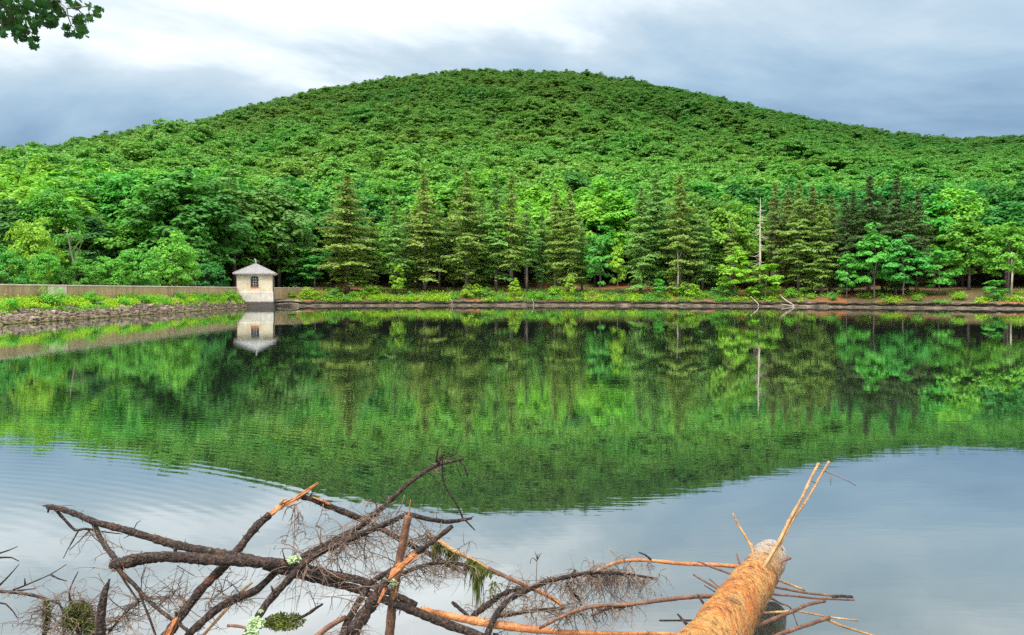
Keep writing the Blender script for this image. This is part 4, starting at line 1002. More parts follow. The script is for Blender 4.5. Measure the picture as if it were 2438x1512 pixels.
# B: thick crooked branch
pB = poly(c1, [(770, 1045), (820, 1025), (950, 995), (1080, 980), (1260, 985), (1420, 998), (1600, 1005), (1780, 1018), (1960, 1035)], 4.55, 4.42) \
   + poly(c2, [(230, 1065), (400, 1105), (560, 1135), (690, 1185), (820, 1240), (960, 1310)], 4.40, 4.25)
e = branch_thing(pB, 'thick crooked dark branch with blunt left end, lower left one'); limb(e, 'limb', pB, [15, 16, 14.5] + [13.5] * 4 + [14, 13.5, 12, 11, 10, 9, 9, 8], M['bark_dark'], 12, 0.18, 16)
q = poly(c1, [(640, 760), (680, 850), (730, 925), (790, 1005)], 4.9, 4.55); limb(e, 'side_branch', q, [6.5, 7], M['bark_dark']); add_twigs(e, q, 8, 0.1, 0.3)
q = poly(c1, [(800, 1065), (920, 1180), (1000, 1270), (1120, 1370), (1200, 1425), (1290, 1495)], 4.5, 4.25); limb(e, 'side_branch', q, [5.5, 4.5], M['bark_dark']); add_twigs(e, q, 14, 0.1, 0.35)
q = poly(c1, [(800, 1070), (850, 1150), (890, 1210), (945, 1285)], 4.55, 4.45); limb(e, 'side_branch', q, [3.2, 2.2], M['bark_dark'], 6)
q = poly(c1, [(940, 1200), (970, 1290), (1005, 1370), (1055, 1512), (1075, 1580)], 4.45, 4.3); limb(e, 'side_branch', q, [3.4, 3], M['bark_dark'], 6); add_twigs(e, q, 14, 0.1, 0.3)
q = poly(c1, [(1200, 1040), (1260, 1075), (1320, 1110)], 4.5); limb(e, 'side_branch', q, [1.3, 0.7], M['bark_dark'], 5)
add_twigs(e, pB[8:], 26, 0.08, 0.3)
def lichen(root, c, r_, seed):
    import bmesh
    bm = bmesh.new(); bmesh.ops.create_icosphere(bm, subdivisions=4, radius=1.0)
    for v in bm.verts:
        q = 0.75 + 0.6 * mnoise.noise(v.co * 2.3 + Vector((seed, 0, 0))) + 0.45 * mnoise.noise(v.co * 7 + Vector((0, seed, 0)))
        v.co = Vector((v.co.x * q * r_, v.co.y * q * r_, v.co.z * q * r_ * 0.6))
    me = bpy.data.meshes.new('lichen'); bm.to_mesh(me); bm.free(); me.materials.append(M['lichen'])
    o = link(bpy.data.objects.new('lichen', me), root); o.location = c - root.location; return o
lichen(e, poly(c1, [(2000, 998)], 4.36)[0], 0.042, 1.0)
# B2: second dark stem running under B to the bottom
pB2 = poly(c1, [(1790, 1040), (1900, 1075)], 4.55) + poly(c2, [(160, 1105), (330, 1145), (540, 1195), (690, 1250), (780, 1285), (900, 1330), (1010, 1375), (1150, 1430), (1280, 1475), (1420, 1530)], 4.5, 4.0)
e = branch_thing(pB2, 'dark stem under the thick crooked branch running to the bottom middle'); limb(e, 'limb', pB2, [9, 12], M['bark_dark'], 10, 0.16, 14); add_twigs(e, pB2, 26, 0.08, 0.3)
# C: broken diagonal branch with orange torn top
pC = poly(c1, [(1085, 1580), (1150, 1490), (1230, 1375), (1310, 1275), (1390, 1175), (1520, 1045), (1610, 940), (1690, 835), (1760, 755), (1830, 695)], 4.30, 4.80)
e = branch_thing(pC, 'broken diagonal branch with orange torn top, left of the pile'); limb(e, 'limb', pC, [13, 12.5, 12, 11.5, 11.5, 11, 10.5, 10, 9.5, 9], M['bark_dark'], 11, 0.2, 18)
q = poly(c1, [(1825, 700), (1880, 655), (1930, 625), (1990, 595), (2040, 570), (2100, 525), (2162, 478)], 4.80, 4.92); limb(e, 'torn_wood', q, [9, 10.5, 10, 8.5, 7, 4.5, 1.5], M['wood_orange'], 9, 0.35)
q = poly(c1, [(1905, 625), (1925, 590), (1950, 592)], 4.8); limb(e, 'splinter', q, [5, 1.5], M['wood_pale'], 5)
q = poly(c1, [(1120, 1530), (1165, 1450), (1205, 1385)], 4.26, 4.30); limb(e, 'torn_wood', q, [10, 8, 3], M['wood_orange'], 7, 0.3)
q = poly(c1, [(1200, 1385), (1190, 1350)], 4.3); limb(e, 'splinter', q, [4, 2], M['bark_dark'], 6)
for (x0, x1, y1) in ((2000, 1985, 960), (2010, 2075, 830), (2000, 1930, 900), (2005, 2030, 800), (2195, 2140, 780)):
    q = poly(c1, [(x0, 620), ((x0 + x1) / 2 + 8, (620 + y1) / 2), (x1, y1)], 4.85, 4.8); limb(e, 'hanging_twig', q, [1.3, 0.6], M['twig'], 4); add_twigs(e, q, 4, 0.05, 0.14, droop=1.2)
# D: branch falling right from C's top
pD = poly(c1, [(2030, 572)], 4.9) + poly(c2, [(250, 588), (340, 625), (460, 672), (600, 732), (740, 800), (880, 880), (1030, 950), (1150, 1020), (1270, 1082)], 4.9, 4.95)
e = branch_thing(pD, 'dark branch sloping down right from the orange torn top'); limb(e, 'limb', pD, [6, 7.5, 8, 8, 7.5, 7, 7, 6.5, 6, 4.5], M['bark_dark'], 9, 0.18, 12)
q = poly(c2, [(255, 575), (320, 600), (370, 620)], 4.88); limb(e, 'torn_wood', q, [3, 5, 2], M['wood_orange'], 6, 0.3)
q = poly(c2, [(720, 790), (755, 805)], 4.86); limb(e, 'torn_wood', q, [4, 3], M['wood_orange'], 6, 0.3)
q = poly(c2, [(235, 575), (255, 540), (280, 500)], 4.9); limb(e, 'side_branch', q, [1.6, 0.8], M['bark_dark'], 5)
add_twigs(e, pD[4:], 42, 0.1, 0.38, sub=5)
# E1: long branch up to the forked tip
pE = poly(c1, [(1235, 1570), (1300, 1490), (1380, 1415), (1480, 1330), (1600, 1262), (1740, 1205), (1870, 1085), (1960, 1030)], 4.35, 4.62) \
   + poly(c2, [(200, 975), (330, 908), (440, 845), (560, 788), (640, 720), (760, 620), (870, 512), (1000, 412), (1080, 365), (1112, 340)], 4.66, 5.15)
e = branch_thing(pE, 'longest dark branch reaching up to a forked tip above the pile'); limb(e, 'limb', pE, [10.5] * 3 + [10, 9.5, 9.5, 9, 8.5, 8.5, 8.5, 8, 7.5, 7, 6.5, 6, 5.5, 5, 5], M['bark_dark'], 10, 0.16, 16)
for nm, P, r_ in (('side_branch', [(1108, 350), (1122, 310), (1140, 283)], (5, 5)), ('side_branch', [(1095, 335), (1100, 285), (1115, 235), (1155, 228)], (3.2, 1.0)), ('side_branch', [(1105, 358), (1180, 338), (1240, 325), (1285, 310)], (4, 3)),
                  ('side_branch', [(1245, 325), (1285, 362), (1300, 400), (1306, 438)], (2.2, 1.8)), ('side_branch', [(1228, 340), (1240, 385), (1265, 437)], (1.6, 0.9)), ('side_branch', [(1180, 298), (1225, 285), (1240, 240), (1268, 170)], (1.2, 0.9)),
                  ('side_branch', [(1140, 290), (1190, 298), (1225, 315)], (1.8, 1.2)), ('side_branch', [(1150, 320), (1185, 265), (1225, 258)], (1.2, 0.7)),
                  ('side_branch', [(1030, 410), (1070, 430), (1120, 505)], (1.6, 0.8)), ('side_branch', [(745, 620), (765, 642)], (3.0, 1.5)),
                  ('side_branch', [(1137, 298), (1136, 400), (1150, 490), (1195, 565), (1245, 645), (1272, 712)], (2.4, 2.6)), ('side_branch', [(1272, 712), (1315, 755), (1357, 800)], (3.0, 1.3))):
    limb(e, nm, poly(c2, P, 5.12), r_, M['bark_dark'], 6)
add_twigs(e, pE[8:14], 34, 0.1, 0.34, droop=1.0, sub=5)
add_twigs(e, pE[-2:], 8, 0.04, 0.12)
# E2: parallel branch ending right
pE2 = poly(c1, [(1640, 1580), (1680, 1500), (1740, 1405), (1800, 1312), (1867, 1232)], 4.0, 4.25) + poly(c2, [(100, 1125), (180, 1042), (300, 952), (450, 888), (600, 818), (680, 790), (800, 735), (905, 695), (1030, 722), (1150, 740), (1240, 735), (1335, 718)], 4.3, 4.72)
e = branch_thing(pE2, 'grey-brown branch crossing over the pile, ending flat at the right'); limb(e, 'limb', pE2, [10, 10, 9.5, 9.5, 9.5, 9, 8.5, 8, 8, 7.5, 7.5, 7, 6.5, 6, 5.5, 5, 3], M['bark_dark'], 10, 0.16, 16)
lichen(e, poly(c1, [(1735, 1425)], 4.0)[0], 0.048, 4.0); lichen(e, poly(c1, [(1715, 1490)], 3.95)[0], 0.04, 6.0); lichen(e, poly(c1, [(1770, 1350)], 4.1)[0], 0.016, 5.0)
q = poly(c2, [(1320, 722), (1350, 703)], 4.72); limb(e, 'splinter', q, [2, 0.8], M['bark_dark'], 5)
q = poly(c1, [(1865, 1260), (1850, 1215), (1838, 1175)], 4.2); limb(e, 'splinter', q, [3, 1.5], M['bark_dark'], 5)
for P in ([(330, 905), (300, 860), (285, 800), (245, 775)], [(905, 690), (860, 665), (820, 690)], [(1097, 720), (1095, 685)], [(1130, 745), (1120, 785)], [(310, 890), (310, 760)], [(880, 560), (855, 640), (820, 700)]):
    limb(e, 'side_branch', poly(c2, P, 4.5), (1.5, 0.9), M['twig'], 5)
add_twigs(e, pE2[6:13], 40, 0.12, 0.42, droop=1.1, sub=6)
# F: upright reddish stake
pF = poly(c2, [(770, 1600), (778, 1500), (795, 1330), (815, 1180), (838, 1030), (862, 920), (885, 800), (905, 700)], 4.32, 4.40)
e = branch_thing(pF, 'upright reddish-brown stake in the middle of the pile', 'broken_stake', 'stake'); limb(e, 'limb', pF, [12, 12, 11.5, 11, 11, 10.5, 10.5, 10], M['wood_red'], 11, 0.10, 6)
limb(e, 'splinter', poly(c2, [(908, 710), (912, 660), (921, 590)], 4.4), [4, 0.6], M['wood_orange'], 5); lichen(e, poly(c2, [(800, 1160)], 4.25)[0], 0.03, 9.0)
limb(e, 'torn_wood', poly(c2, [(825, 1150), (818, 1210), (805, 1270)], 4.25), [4, 7, 5], M['wood_pale'], 6, 0.3)
# G: thick split branch in front
pG = poly(c2, [(470, 1600), (510, 1512), (570, 1420), (640, 1325), (700, 1235), (750, 1150)], 3.75, 4.02)
e = branch_thing(pG, 'thick split branch with orange torn face before the stake'); limb(e, 'limb', pG, [22, 20, 17, 16, 14.5, 11], M['bark_dark'], 12, 0.24, 14)
limb(e, 'torn_wood', poly(c2, [(770, 1135), (810, 1085), (870, 1030), (930, 985), (965, 970)], 4.0, 4.08), [4, 13, 15, 10, 3], M['wood_orange'], 8, 0.3)
limb(e, 'torn_wood', poly(c2, [(700, 1295), (725, 1240), (740, 1195)], 3.88, 3.92), [3, 8, 3], M['wood_orange'], 7, 0.3)
limb(e, 'side_branch', poly(c2, [(760, 1130), (850, 1030), (960, 950), (1040, 895), (1110, 845), (1205, 770)], 4.05, 4.2), [9, 9, 8, 7, 6.5, 6], M['bark_dark'], 9, 0.15, 6)
limb(e, 'side_branch', poly(c2, [(450, 1560), (480, 1450), (540, 1335), (595, 1245), (645, 1160), (720, 1110), (800, 1060)], 3.95, 4.2), [10, 9.5, 9, 8.5, 8, 6.5, 4], M['bark_dark'], 9, 0.15, 8)
limb(e, 'side_branch', poly(c2, [(270, 1530), (350, 1465), (430, 1415), (480, 1390)], 3.9, 4.0), [8, 7.5, 7, 6], M['wood_red'], 8, 0.12, 3)
add_twigs(e, pG, 16, 0.1, 0.35)
q = poly(c2, [(780, 1130), (900, 1080), (1010, 1040), (1150, 1020), (1300, 1035)], 4.5, 4.8); limb(e, 'side_branch', q, [5, 4.5], M['bark_dark'], 7); add_twigs(e, q, 46, 0.1, 0.4, droop=1.0, sub=6)
q = poly(c2, [(1020, 830), (1060, 850), (1100, 880)], 4.9); add_twigs(e, poly(c2, [(860, 850), (960, 870), (1060, 850)], 4.9), 26, 0.08, 0.25)
# H: mossy branch
pH = poly(c2, [(1020, 835), (1060, 838), (1110, 868), (1180, 920), (1320, 990), (1450, 1060), (1600, 1130), (1760, 1203), (1880, 1262), (1975, 1330)], 5.0, 4.7)
e = branch_thing(pH, 'thin orange-brown branch hung with green moss, right of the stake'); limb(e, 'limb', pH[:6], [3.5, 4.5, 5, 5.5, 5.5, 5.5], M['wood_pale'], 8, 0.15, 4); limb(e, 'limb', pH[5:], [5.5, 5.5, 5.5, 5, 4], M['wood_red'], 8, 0.12, 4)
limb(e, 'torn_wood', poly(c2, [(1620, 1128), (1740, 1185), (1790, 1208), (1880, 1255), (1950, 1310)], 4.74, 4.68), [2, 4, 5, 5, 3], M['wood_orange'], 7, 0.2)
mo = MB(); hb = e.location
for (xa, xb, ya, yb, L0, n_) in ((1075, 1230, 860, 945, 0.17, 150), (1310, 1430, 985, 1050, 0.36, 170), (1430, 1500, 1050, 1080, 0.07, 30), (1040, 1090, 850, 870, 0.07, 30), (1455, 1500, 1150, 1160, 0.10, 20)):
    for _ in range(n_):
        t_ = rt.random(); p = poly(c2, [(xa + (xb - xa) * t_, ya + (yb - ya) * t_ + 10)], 4.92 - 0.1 * (xa > 1200))[0] - hb + Vector((rt.gauss(0, 0.012), rt.gauss(0, 0.03), 0))
        l = L0 * rt.uniform(0.35, 1.0) * (0.6 + 0.4 * math.sin(t_ * 9 + xa)); wv = rt.uniform(0.003, 0.008)
        l = min(l, p.z + hb.z - 0.005)
        a0 = rt.uniform(0, 3.14); dx, dy = math.cos(a0) * wv, math.sin(a0) * wv; jx = rt.gauss(0, 0.012)
        mo.add([(p.x - dx, p.y - dy, p.z), (p.x + dx, p.y + dy, p.z), (p.x + jx + dx * 0.8, p.y + dy * 0.8, p.z - l * 0.55), (p.x + jx - dx * 0.8, p.y - dy * 0.8, p.z - l * 0.55), (p.x + jx * 1.3, p.y, p.z - l)], [(0, 1, 2, 3), (3, 2, 4)])
mo.build('moss', M['moss'], e)['kind'] = 'stuff'
# I: stripped orange pole
pI = poly(c2, [(990, 1330), (1080, 1358), (1200, 1385), (1400, 1425), (1600, 1455), (1800, 1478), (2000, 1495), (2376, 1503)], 4.35, 4.2) + poly(c3, [(500, 1368), (640, 1372), (800, 1385)], 4.0, 3.75)
e = branch_thing(pI, 'long stripped orange pole low along the bottom'); limb(e, 'limb', pI, [6, 8, 9.5, 10.5, 10.5, 9, 7, 6, 6, 6, 6], M['wood_orange'], 9, 0.14, 5); add_twigs(e, pI[2:8], 30, 0.06, 0.26)
# J: grey branch arching right
pJ = poly(c2, [(1420, 1560), (1445, 1500), (1475, 1425), (1520, 1345), (1600, 1265), (1720, 1203), (1850, 1148), (2000, 1112), (2120, 1090), (2250, 1088), (2376, 1098)], 4.15, 4.6) + poly(c3, [(380, 955), (570, 982)], 4.65, 4.75)
e = branch_thing(pJ, 'arched dark branch with hanging dead twigs in the bottom middle'); limb(e, 'limb', pJ, [9, 8.5, 8, 7.5, 7, 6.5, 6, 5.5, 5, 4.5, 4, 3.5, 2.5], M['bark_dark'], 9, 0.16, 12)
limb(e, 'side_branch', poly(c2, [(1980, 1130), (2010, 1100), (2040, 1070)], 4.5), (3.5, 3), M['bark_dark'], 6)
limb(e, 'side_branch', poly(c2, [(1870, 1145), (1845, 1112)], 4.5), (3, 1), M['bark_dark'], 6)
q = poly(c2, [(1975, 1150), (2010, 1210), (2060, 1260), (2080, 1310)], 4.5); limb(e, 'side_branch', q, (3.5, 3), M['bark_dark'], 6)
add_twigs(e, pJ[4:], 70, 0.08, 0.30, droop=1.3, sub=5); add_twigs(e, q, 14, 0.08, 0.25)
# M, N: dark half-drowned branches
pM = poly(c2, [(1350, 1380), (1400, 1335), (1470, 1285), (1560, 1225), (1700, 1188)], 4.72, 4.9)
e = branch_thing(pM, 'fuzzy dark branch half under water behind the arched one'); limb(e, 'limb', pM, [8, 8, 7, 6, 4], M['bark_dark'], 8, 0.3, 10); add_twigs(e, pM, 40, 0.05, 0.16)
pN = poly(c2, [(1480, 1395), (1600, 1370), (1760, 1345), (1960, 1330)], 4.8, 4.72)
e = branch_thing(pN, 'short dark stick lying flat at the water by the arched branch'); limb(e, 'limb', pN, [4, 6, 5, 4], M['bark_dark'], 8, 0.2, 4); add_twigs(e, pN, 24, 0.08, 0.3)
pV = poly(c2, [(1205, 1290), (1240, 1320), (1310, 1380)], 4.7, 4.6); e = branch_thing(pV, 'short dark stub poking up before the orange pole'); limb(e, 'limb', pV, [4.5, 5, 4], M['bark_dark'], 7, 0.2, 2)
# reed sprig
pR = poly(c2, [(1772, 1165), (1776, 1060), (1780, 990)], 5.2); e = empty('reed', pR[0], 0, 'thin dry reed sprig standing in the water right of the moss', 'reed')
limb(e, 'stem', pR, (1.2, 0.9), M['twig'], 5)
for P in ([(1780, 1000), (1770, 960), (1762, 940)], [(1778, 1010), (1750, 985), (1735, 1000), (1732, 1030)], [(1782, 1000), (1800, 960), (1812, 955)], [(1780, 990), (1785, 960), (1800, 975)]): limb(e, 'leaf', poly(c2, P, 5.2), (1.3, 0.6), M['twig'], 4)

# the log with its branches
lf, ln = at(1839, 1318, 5.5), at(1711, 1512, 3.42)
dirL = (ln - lf).normalized()
far_pts = [lf + dirL * t_ for t_ in (-0.05, 0.0, 0.12, 0.4, 0.8, 1.2, 1.6, 2.0, 2.4, 2.9, 3.6, 4.3)]
LR = [0.05, 0.098, 0.110, 0.114, 0.116, 0.118, 0.120, 0.122, 0.124, 0.126, 0.13, 0.135]
log = empty('fallen_log', lf, 0, 'thick barkless orange-tan log sloping into the water, studded with branch stubs', 'log')
m = MB(); m.tube([p - lf for p in far_pts], LR, 36, 0.0, 0.03)
m.v = [tuple(Vector(v) * 1.0 + (Vector(v) - dirL * Vector(v).dot(dirL)).normalized() * (0.012 * mnoise.noise(Vector(v) * 7) + 0.006 * mnoise.noise(Vector(v) * 26))) for v in m.v]
lo = m.build('trunk', M['log'], log, True)
flk = MB()                # scraps of bark still clinging to the log
side = dirL.cross(Vector((0, 0, 1))).normalized(); upv = side.cross(dirL).normalized()
if upv.z < 0: upv = -upv
for _ in range(110):
    tl = rt.uniform(0.05, 2.6); th = rt.uniform(-1.7, 1.7); rr_ = float(np.interp(tl, [0, 0.4, 2.9], [0.1, 0.114, 0.127])) * 1.0
    if mnoise.noise(Vector((tl * 3.2, th * 1.5, 3))) < 0.0: continue
    w_, h_ = rt.uniform(0.01, 0.05), rt.uniform(0.02, 0.09)
    def fp(a, b2, up_=0.0):
        q = th + b2 * h_ / 0.12 * 0.5
        return dirL * (tl + a * w_) + (side * math.sin(q) + upv * math.cos(q)) * (rr_ + up_)
    n_ = 5; ring = [fp(math.cos(2 * math.pi * i / n_) * rt.uniform(0.6, 1.3), math.sin(2 * math.pi * i / n_) * rt.uniform(0.6, 1.3)) for i in range(n_)]
    flk.add(ring + [fp(0, 0, 0.006)], [(i, (i + 1) % n_, n_) for i in range(n_)])
o = flk.build('bark_scraps', M['log_scrap'], log); o['kind'] = 'stuff'
def logd(y): return 1.0 / np.interp(y, [1318, 1512], [1 / 5.5, 1 / 3.42])
LB = [
 # polyline, depth start, depth end, radii px, material
 ([(1250, 1000), (1300, 930), (1350, 845), (1425, 715), (1500, 565), (1575, 430), (1640, 290), (1697, 180)], 4.45, 4.85, (5.5, 3.2), 'wood_pale', 'tall_branch'),
 ([(1300, 965), (1350, 880), (1430, 740), (1520, 565), (1590, 470), (1650, 375), (1710, 270), (1770, 168)], 4.5, 4.95, (4.5, 3.0), 'wood_pale', 'tall_branch'),
 ([(1740, 235), (1860, 282), (1955, 335)], 4.93, 4.95, (1.5, 1.0), 'twig', 'side_branch'), ([(1783, 258), (1782, 330)], 4.93, 4.93, (1.1, 0.8), 'twig', 'side_branch'),
 ([(1640, 305), (1685, 318)], 4.83, 4.86, (1.2, 0.8), 'twig', 'side_branch'),
 ([(1245, 895), (1240, 800), (1210, 725), (1150, 630), (1098, 528)], 4.95, 5.1, (4.5, 2.4), 'wood_pale', 'branch'),
 ([(1240, 800), (1232, 735)], 5.0, 5.0, (3, 1.2), 'wood_pale', 'stub'),
 ([(70, 1005), (120, 960), (180, 922), (280, 875), (400, 855), (520, 858), (700, 875), (870, 885), (1010, 890), (1180, 905)], 4.75, 4.95, (4, 5.2), 'wood_orange', 'branch'),
 ([(530, 850), (490, 818), (445, 800)], 4.85, 4.85, (2.8, 2.0), 'bark_dark', 'branch'),
 ([(860, 865), (960, 905), (1110, 960)], 4.75, 4.55, (2.0, 3.4), 'wood_red', 'branch'),
 ([(825, 955), (900, 1000), (1020, 1070)], 4.5, 4.3, (2.0, 3.4), 'wood_red', 'branch'), ([(935, 985), (1020, 1055)], 4.4, 4.3, (1.5, 2.8), 'wood_red', 'stub'), ([(900, 1030), (990, 1085)], 4.35, 4.25, (1.0, 1.8), 'bark_dark', 'stub'),
 ([(1125, 805), (1140, 860), (1165, 920)], 4.8, 4.75, (2.2, 3.2), 'wood_red', 'stub'), ([(1190, 908), (1185, 960), (1178, 1005)], 4.5, 4.5, (2.4, 3.4), 'wood_red', 'stub'),
 ([(-250, 1330), (-120, 1262), (0, 1210), (150, 1176), (400, 1160), (640, 1130), (850, 1108), (1000, 1108)], 4.15, 4.2, (4, 6), 'wood_red', 'branch'),
 ([(110, 1240), (170, 1215), (250, 1190), (400, 1166)], 4.18, 4.2, (3.5, 4), 'wood_red', 'branch'),
 ([(850, 1090), (885, 1140), (925, 1200)], 4.0, 3.95, (2.5, 4.5), 'bark_dark', 'stub'), ([(715, 1230), (760, 1280), (815, 1335)], 3.75, 3.65, (2.0, 6), 'bark_dark', 'stub'),
 ([(590, 1275), (720, 1275), (880, 1275)], 3.95, 3.8, (2.4, 2.6), 'bark_dark', 'branch'), ([(1095, 1240), (1075, 1300), (1050, 1360)], 3.55, 3.5, (7, 8), 'wood_red', 'stub'), ([(1068, 1120), (1070, 1180)], 3.85, 3.8, (1.2, 2.6), 'wood_red', 'stub'),
 ([(1395, 880), (1450, 858), (1505, 840)], 5.0, 5.0, (4.5, 3.5), 'wood_red', 'stub'),
 ([(1390, 980), (1480, 1018), (1600, 1065)], 4.75, 4.85, (3, 3), 'wood_pale', 'branch'),
 ([(1370, 1040), (1460, 1055), (1600, 1082), (1750, 1098), (1935, 1115)], 4.6, 4.85, (3.2, 3), 'wood_red', 'branch'), ([(1340, 1090), (1500, 1102), (1700, 1122), (1945, 1132)], 4.45, 4.75, (3.4, 2.6), 'wood_red', 'branch'),
 ([(1340, 1105), (1440, 1160), (1500, 1185), (1550, 1310)], 4.4, 4.5, (3, 1.2), 'wood_red', 'branch'), ([(1300, 1222), (1440, 1215), (1560, 1212), (1760, 1250), (1970, 1275)], 4.15, 4.45, (3, 2.2), 'wood_pale', 'branch'),
 ([(1200, 1335), (1300, 1300), (1420, 1250), (1530, 1205), (1620, 1165), (1740, 1140)], 3.75, 4.3, (6, 4), 'wood_red', 'branch'),
 ([(1300, 1440), (1430, 1370), (1560, 1325), (1680, 1285), (1770, 1255)], 3.7, 4.1, (6, 5), 'wood_red', 'branch'), ([(1755, 1270), (1850, 1310), (1960, 1345), (2090, 1385)], 4.1, 4.15, (3.2, 3), 'wood_pale', 'branch'),
 ([(1790, 1110), (1840, 1105), (1930, 1108)], 4.8, 4.8, (5, 3), 'bark_dark', 'branch'),
]
for (P, d0, d1, r_, mt, nm) in LB:
    pts = poly(c3, P, d0, d1)
    limb(log, nm, pts, r_, M[mt], 8, 0.16, 3 if len(P) > 4 else 0)
m = twigs_on([p - lf for p in poly(c3, [(80, 960), (150, 940), (250, 930), (380, 955)], 4.7)], 80, 0.06, 0.26, rt, 1.5, 5); m.build('twigs', M['twig'], log)['kind'] = 'stuff'
m = twigs_on([p - lf for p in poly(c3, [(-100, 1255), (0, 1210), (150, 1180), (420, 1160)], 4.2)], 70, 0.05, 0.2, rt, 1.2, 5); m.build('twigs', M['twig'], log)['kind'] = 'stuff'
m = twigs_on([p - lf for p in poly(c3, [(400, 860), (540, 900), (600, 960)], 4.85)], 10, 0.05, 0.16, rt, 1.0, 3); m.build('twigs', M['twig'], log)['kind'] = 'stuff'

# left corner: dark branch, stake, mossy brush, pale stick
pP = poly(c1, [(-120, 1205), (0, 1215), (150, 1226), (300, 1262), (410, 1302)], 4.75, 4.6)
e = branch_thing(pP, 'dark twiggy branch entering from the left edge'); limb(e, 'limb', pP, [4.5, 4.5, 4.5, 4, 2.5], M['bark_dark'], 8, 0.18, 6)
for P in ([(90, 1205), (180, 1170), (340, 1100), (450, 1032)], [(120, 1210), (240, 1195)], [(340, 1100), (400, 1130), (455, 1145)], [(170, 1170), (168, 1125)], [(0, 955), (60, 935), (120, 910)], [(0, 1170), (60, 1110), (130, 1030)], [(-20, 1290), (40, 1300), (90, 1350), (120, 1400)], [(0, 985), (80, 985), (130, 1010)]):
    limb(e, 'side_branch', poly(c1, P, 4.7), (2.6, 1.0), M['bark_dark'], 6)
add_twigs(e, pP, 14, 0.06, 0.2)
pQ = poly(c1, [(672, 1590), (680, 1500), (690, 1350), (708, 1230), (720, 1190), (747, 1128)], 4.2, 4.3)
e = branch_thing(pQ, 'short upright dark pointed stake at the bottom left', 'broken_stake', 'stake'); limb(e, 'limb', pQ, [13, 12.5, 11, 9, 7, 1.2], M['bark_dark'], 9, 0.14, 4)
pK = poly(c1, [(300, 1540), (310, 1400), (320, 1280)], 4.45)
e = empty('brush_clump', pK[0], 0, 'mossy tangle of curled dead twigs at the bottom left', 'brush')
limb(e, 'stem', pK, (6, 3), M['bark_dark'], 7, 0.3)
limb(e, 'stem', poly(c1, [(560, 1580), (520, 1450), (500, 1330), (470, 1220), (530, 1080)], 4.4, 4.5), (5, 1.0), M['bark_dark'], 7, 0.3)
limb(e, 'stem', poly(c1, [(420, 1560), (440, 1400), (400, 1290)], 4.45), (5, 2), M['bark_dark'], 7, 0.3)
for (P, n_) in (([(310, 1500), (320, 1290)], 40), ([(420, 1500), (560, 1300), (600, 1400)], 90), ([(560, 1512), (640, 1420)], 20)):
    m = twigs_on([p - e.location for p in poly(c1, P, 4.45)], n_, 0.08, 0.28, rt, 0.2, 5); m.build('twigs', M['twig'], e)['kind'] = 'stuff'
def moss_lump(root, cen, sx, sy, sz, n_):
    r = np.random.default_rng(n_); d = sph(n_, r); P = d * (r.random((len(d), 1)) ** 0.4) * np.array([sx, sy, sz]) + np.array(cen - root.location)
    P = P[P[:, 2] + root.location.z > 0.0]
    V, Fq = cards(P, r.normal(size=P.shape), r.uniform(0.006, 0.02, len(P)), 0.35, r)
    o = link(bpy.data.objects.new('moss', mesh_np('moss', V, Fq, M['moss'])), root); o['kind'] = 'stuff'
moss_lump(e, poly(c1, [(530, 1390)], 4.45)[0], 0.09, 0.07, 0.10, 1200); moss_lump(e, poly(c1, [(315, 1380)], 4.45)[0], 0.02, 0.02, 0.11, 300); moss_lump(e, poly(c1, [(620, 1480)], 4.42)[0], 0.03, 0.03, 0.05, 250)
pK2 = poly(c1, [(720, 1520), (830, 1380), (960, 1280)], 4.5, 4.6); e = empty('brush_clump', pK2[0], 0, 'tangle of thin curled dead twigs between stake and diagonal branch', 'brush')
limb(e, 'stem', pK2, (2.5, 1.5), M['bark_dark'], 6, 0.3)
for (P, n_) in (([(740, 1500), (850, 1350), (980, 1250)], 60), ([(1080, 1300), (1180, 1220), (1260, 1300)], 40), ([(1400, 1300), (1500, 1220), (1640, 1300)], 34)):
    m = twigs_on([p - e.location for p in poly(c1, P, 4.6)], n_, 0.1, 0.34, rt, 0.1, 5); m.build('twigs', M['twig'], e)['kind'] = 'stuff'
pU = poly(c1, [(1360, 1540), (1400, 1490), (1530, 1345), (1640, 1215), (1712, 1155)], 4.5, 4.75); e = branch_thing(pU, 'thin pale yellow stick behind the diagonal branches'); limb(e, 'limb', pU, [4, 4, 4, 4, 2.5], M['wood_pale'], 7, 0.15)
pW = poly(c1, [(2190, 1300), (2120, 1345), (2050, 1388), (1900, 1440), (1770, 1452)], 4.65, 4.6); e = branch_thing(pW, 'dark stick over a mossy lump low in the water'); limb(e, 'limb', pW, [2.5, 4, 4.5, 5, 3], M['bark_dark'], 7, 0.2, 4)
moss_lump(e, poly(c1, [(1930, 1420)], 4.62)[0], 0.13, 0.08, 0.045, 1000); add_twigs(e, pW, 12, 0.06, 0.2)
pX = poly(c1, [(1545, 1446), (1640, 1455), (1690, 1475)], 4.4, 4.35); e = branch_thing(pX, 'short reddish stub beside the pale lichen'); limb(e, 'limb', pX, [3.5, 4, 4], M['wood_red'], 7, 0.15)

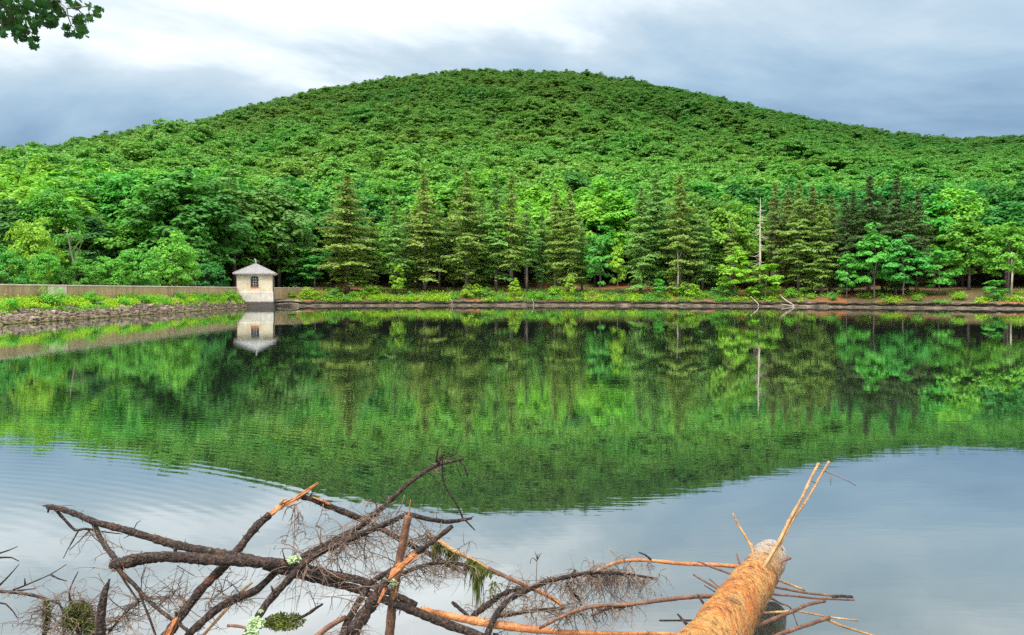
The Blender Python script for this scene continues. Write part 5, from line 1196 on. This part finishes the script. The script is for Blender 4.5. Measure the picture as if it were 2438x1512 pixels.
# ------------------------------------------------------------------ maple branch hanging in at top left
DM = 7.0
tx = Vector((-7.4, 0.8, 0.45))
mt = empty('maple_tree', tx, 0, 'maple on the near bank whose leafy branch hangs in at top left', 'tree')
m = MB(); m.tube([(0, 0, -0.3), (0.05, 0.1, 2.0), (0.15, 0.3, 4.2), (0.1, 0.3, 6.5)], [0.2, 0.16, 0.12, 0.05], 10, 0.06, 0.3); m.build('trunk', M['bark_grey'], mt, True)
tw = MB()
def mp3(x, y, d=DM): return at(x / 3.047 / 1.6803, y / 3.047 / 1.6803, d) - tx
tw.tube([Vector((0.1, 0.25, 3.6)), Vector((0.9, 2.6, 4.3)), mp3(-500, -260, 6.6), mp3(-150, -80), mp3(180, -60), mp3(400, 20)], [0.055, 0.045, 0.03, 0.02, 0.012, 0.006], 7, 0.08, 0.2)
TW = [[(-150, -80), (60, 60), (200, 260), (330, 400), (440, 560)], [(180, -60), (400, 20), (470, 90), (560, 180), (650, 240)], [(180, -60), (480, -60), (640, -20), (760, 60), (815, 105)], [(815, 105), (900, 92), (1060, 80), (1150, 95), (1220, 160)],
      [(815, 105), (830, 200), (850, 260), (868, 305), (930, 380)], [(930, 85), (990, 160), (1050, 210)], [(640, 135), (720, 155), (790, 170)], [(840, 190), (905, 215), (960, 240)], [(-60, 40), (0, 200), (30, 330), (20, 390)], [(868, 305), (800, 330), (760, 340)]]
for P in TW: tw.tube([mp3(x, y, DM + rt.uniform(-0.05, 0.05)) for x, y in P], [0.007, 0.003], 5, 0.05, 0.08)
tw.build('limb', M['bark_grey'], mt, True)
# five-lobed leaf, folded along the midrib
lobes = [(0, -0.50), (0.10, -0.42), (0.30, -0.48), (0.24, -0.28), (0.55, -0.22), (0.38, -0.05), (0.52, 0.14), (0.24, 0.10), (0.14, 0.30), (0, 0.55)]
outl = [(x, y) for x, y in lobes] + [(-x, y) for x, y in lobes[-2:0:-1]]
lv = [(0, -0.05, 0)] + [(x, y, -0.28 * abs(x) - 0.12 * y * y) for x, y in outl]; lfcs = [(0, 1 + i, 1 + (i + 1) % len(outl)) for i in range(len(outl))]
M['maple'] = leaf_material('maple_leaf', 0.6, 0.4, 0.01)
lme = bpy.data.meshes.new('leaf'); lme.from_pydata(lv, [], lfcs); lme.materials.append(M['maple']); lme.update()
LC = []
for (x0, y0, x1, y1, n_) in ((-60, -60, 330, 240, 90), (100, 220, 420, 400, 34), (170, 380, 300, 500, 12), (330, 450, 460, 560, 10), (330, 0, 720, 130, 46), (380, 130, 700, 330, 44), (0, 210, 110, 330, 12), (-20, 340, 50, 420, 5),
                            (820, 0, 980, 90, 14), (1040, 40, 1110, 110, 4), (1130, 80, 1250, 190, 10), (900, 180, 1110, 270, 16), (750, 290, 860, 370, 9), (850, 320, 1060, 450, 26), (940, 240, 1040, 330, 7), (700, 100, 800, 200, 9), (410, 555, 465, 600, 3), (760, 400, 830, 440, 4)):
    for _ in range(int(n_ * 1.25)): LC.append((rt.uniform(x0, x1), rt.uniform(y0, y1)))
for (x, y) in LC:
    o = bpy.data.objects.new('leaf', lme); link(o, mt); s_ = rt.uniform(0.05, 0.085) * (0.8 if x > 700 else 1.0)
    o.location = mp3(x, y, DM + rt.uniform(-0.3, 0.3)); o.scale = (s_,) * 3
    o.rotation_euler = (rt.gauss(-0.9, 0.5) + math.pi, rt.gauss(0, 0.5), rt.uniform(-1.2, 1.2))
    o.color = (0.02 * rt.uniform(0.6, 1.6), 0.075 * rt.uniform(0.6, 1.6), 0.014, 1)
print('trees', len(trees), 'near', len(near), 'objects', len(bpy.data.objects))
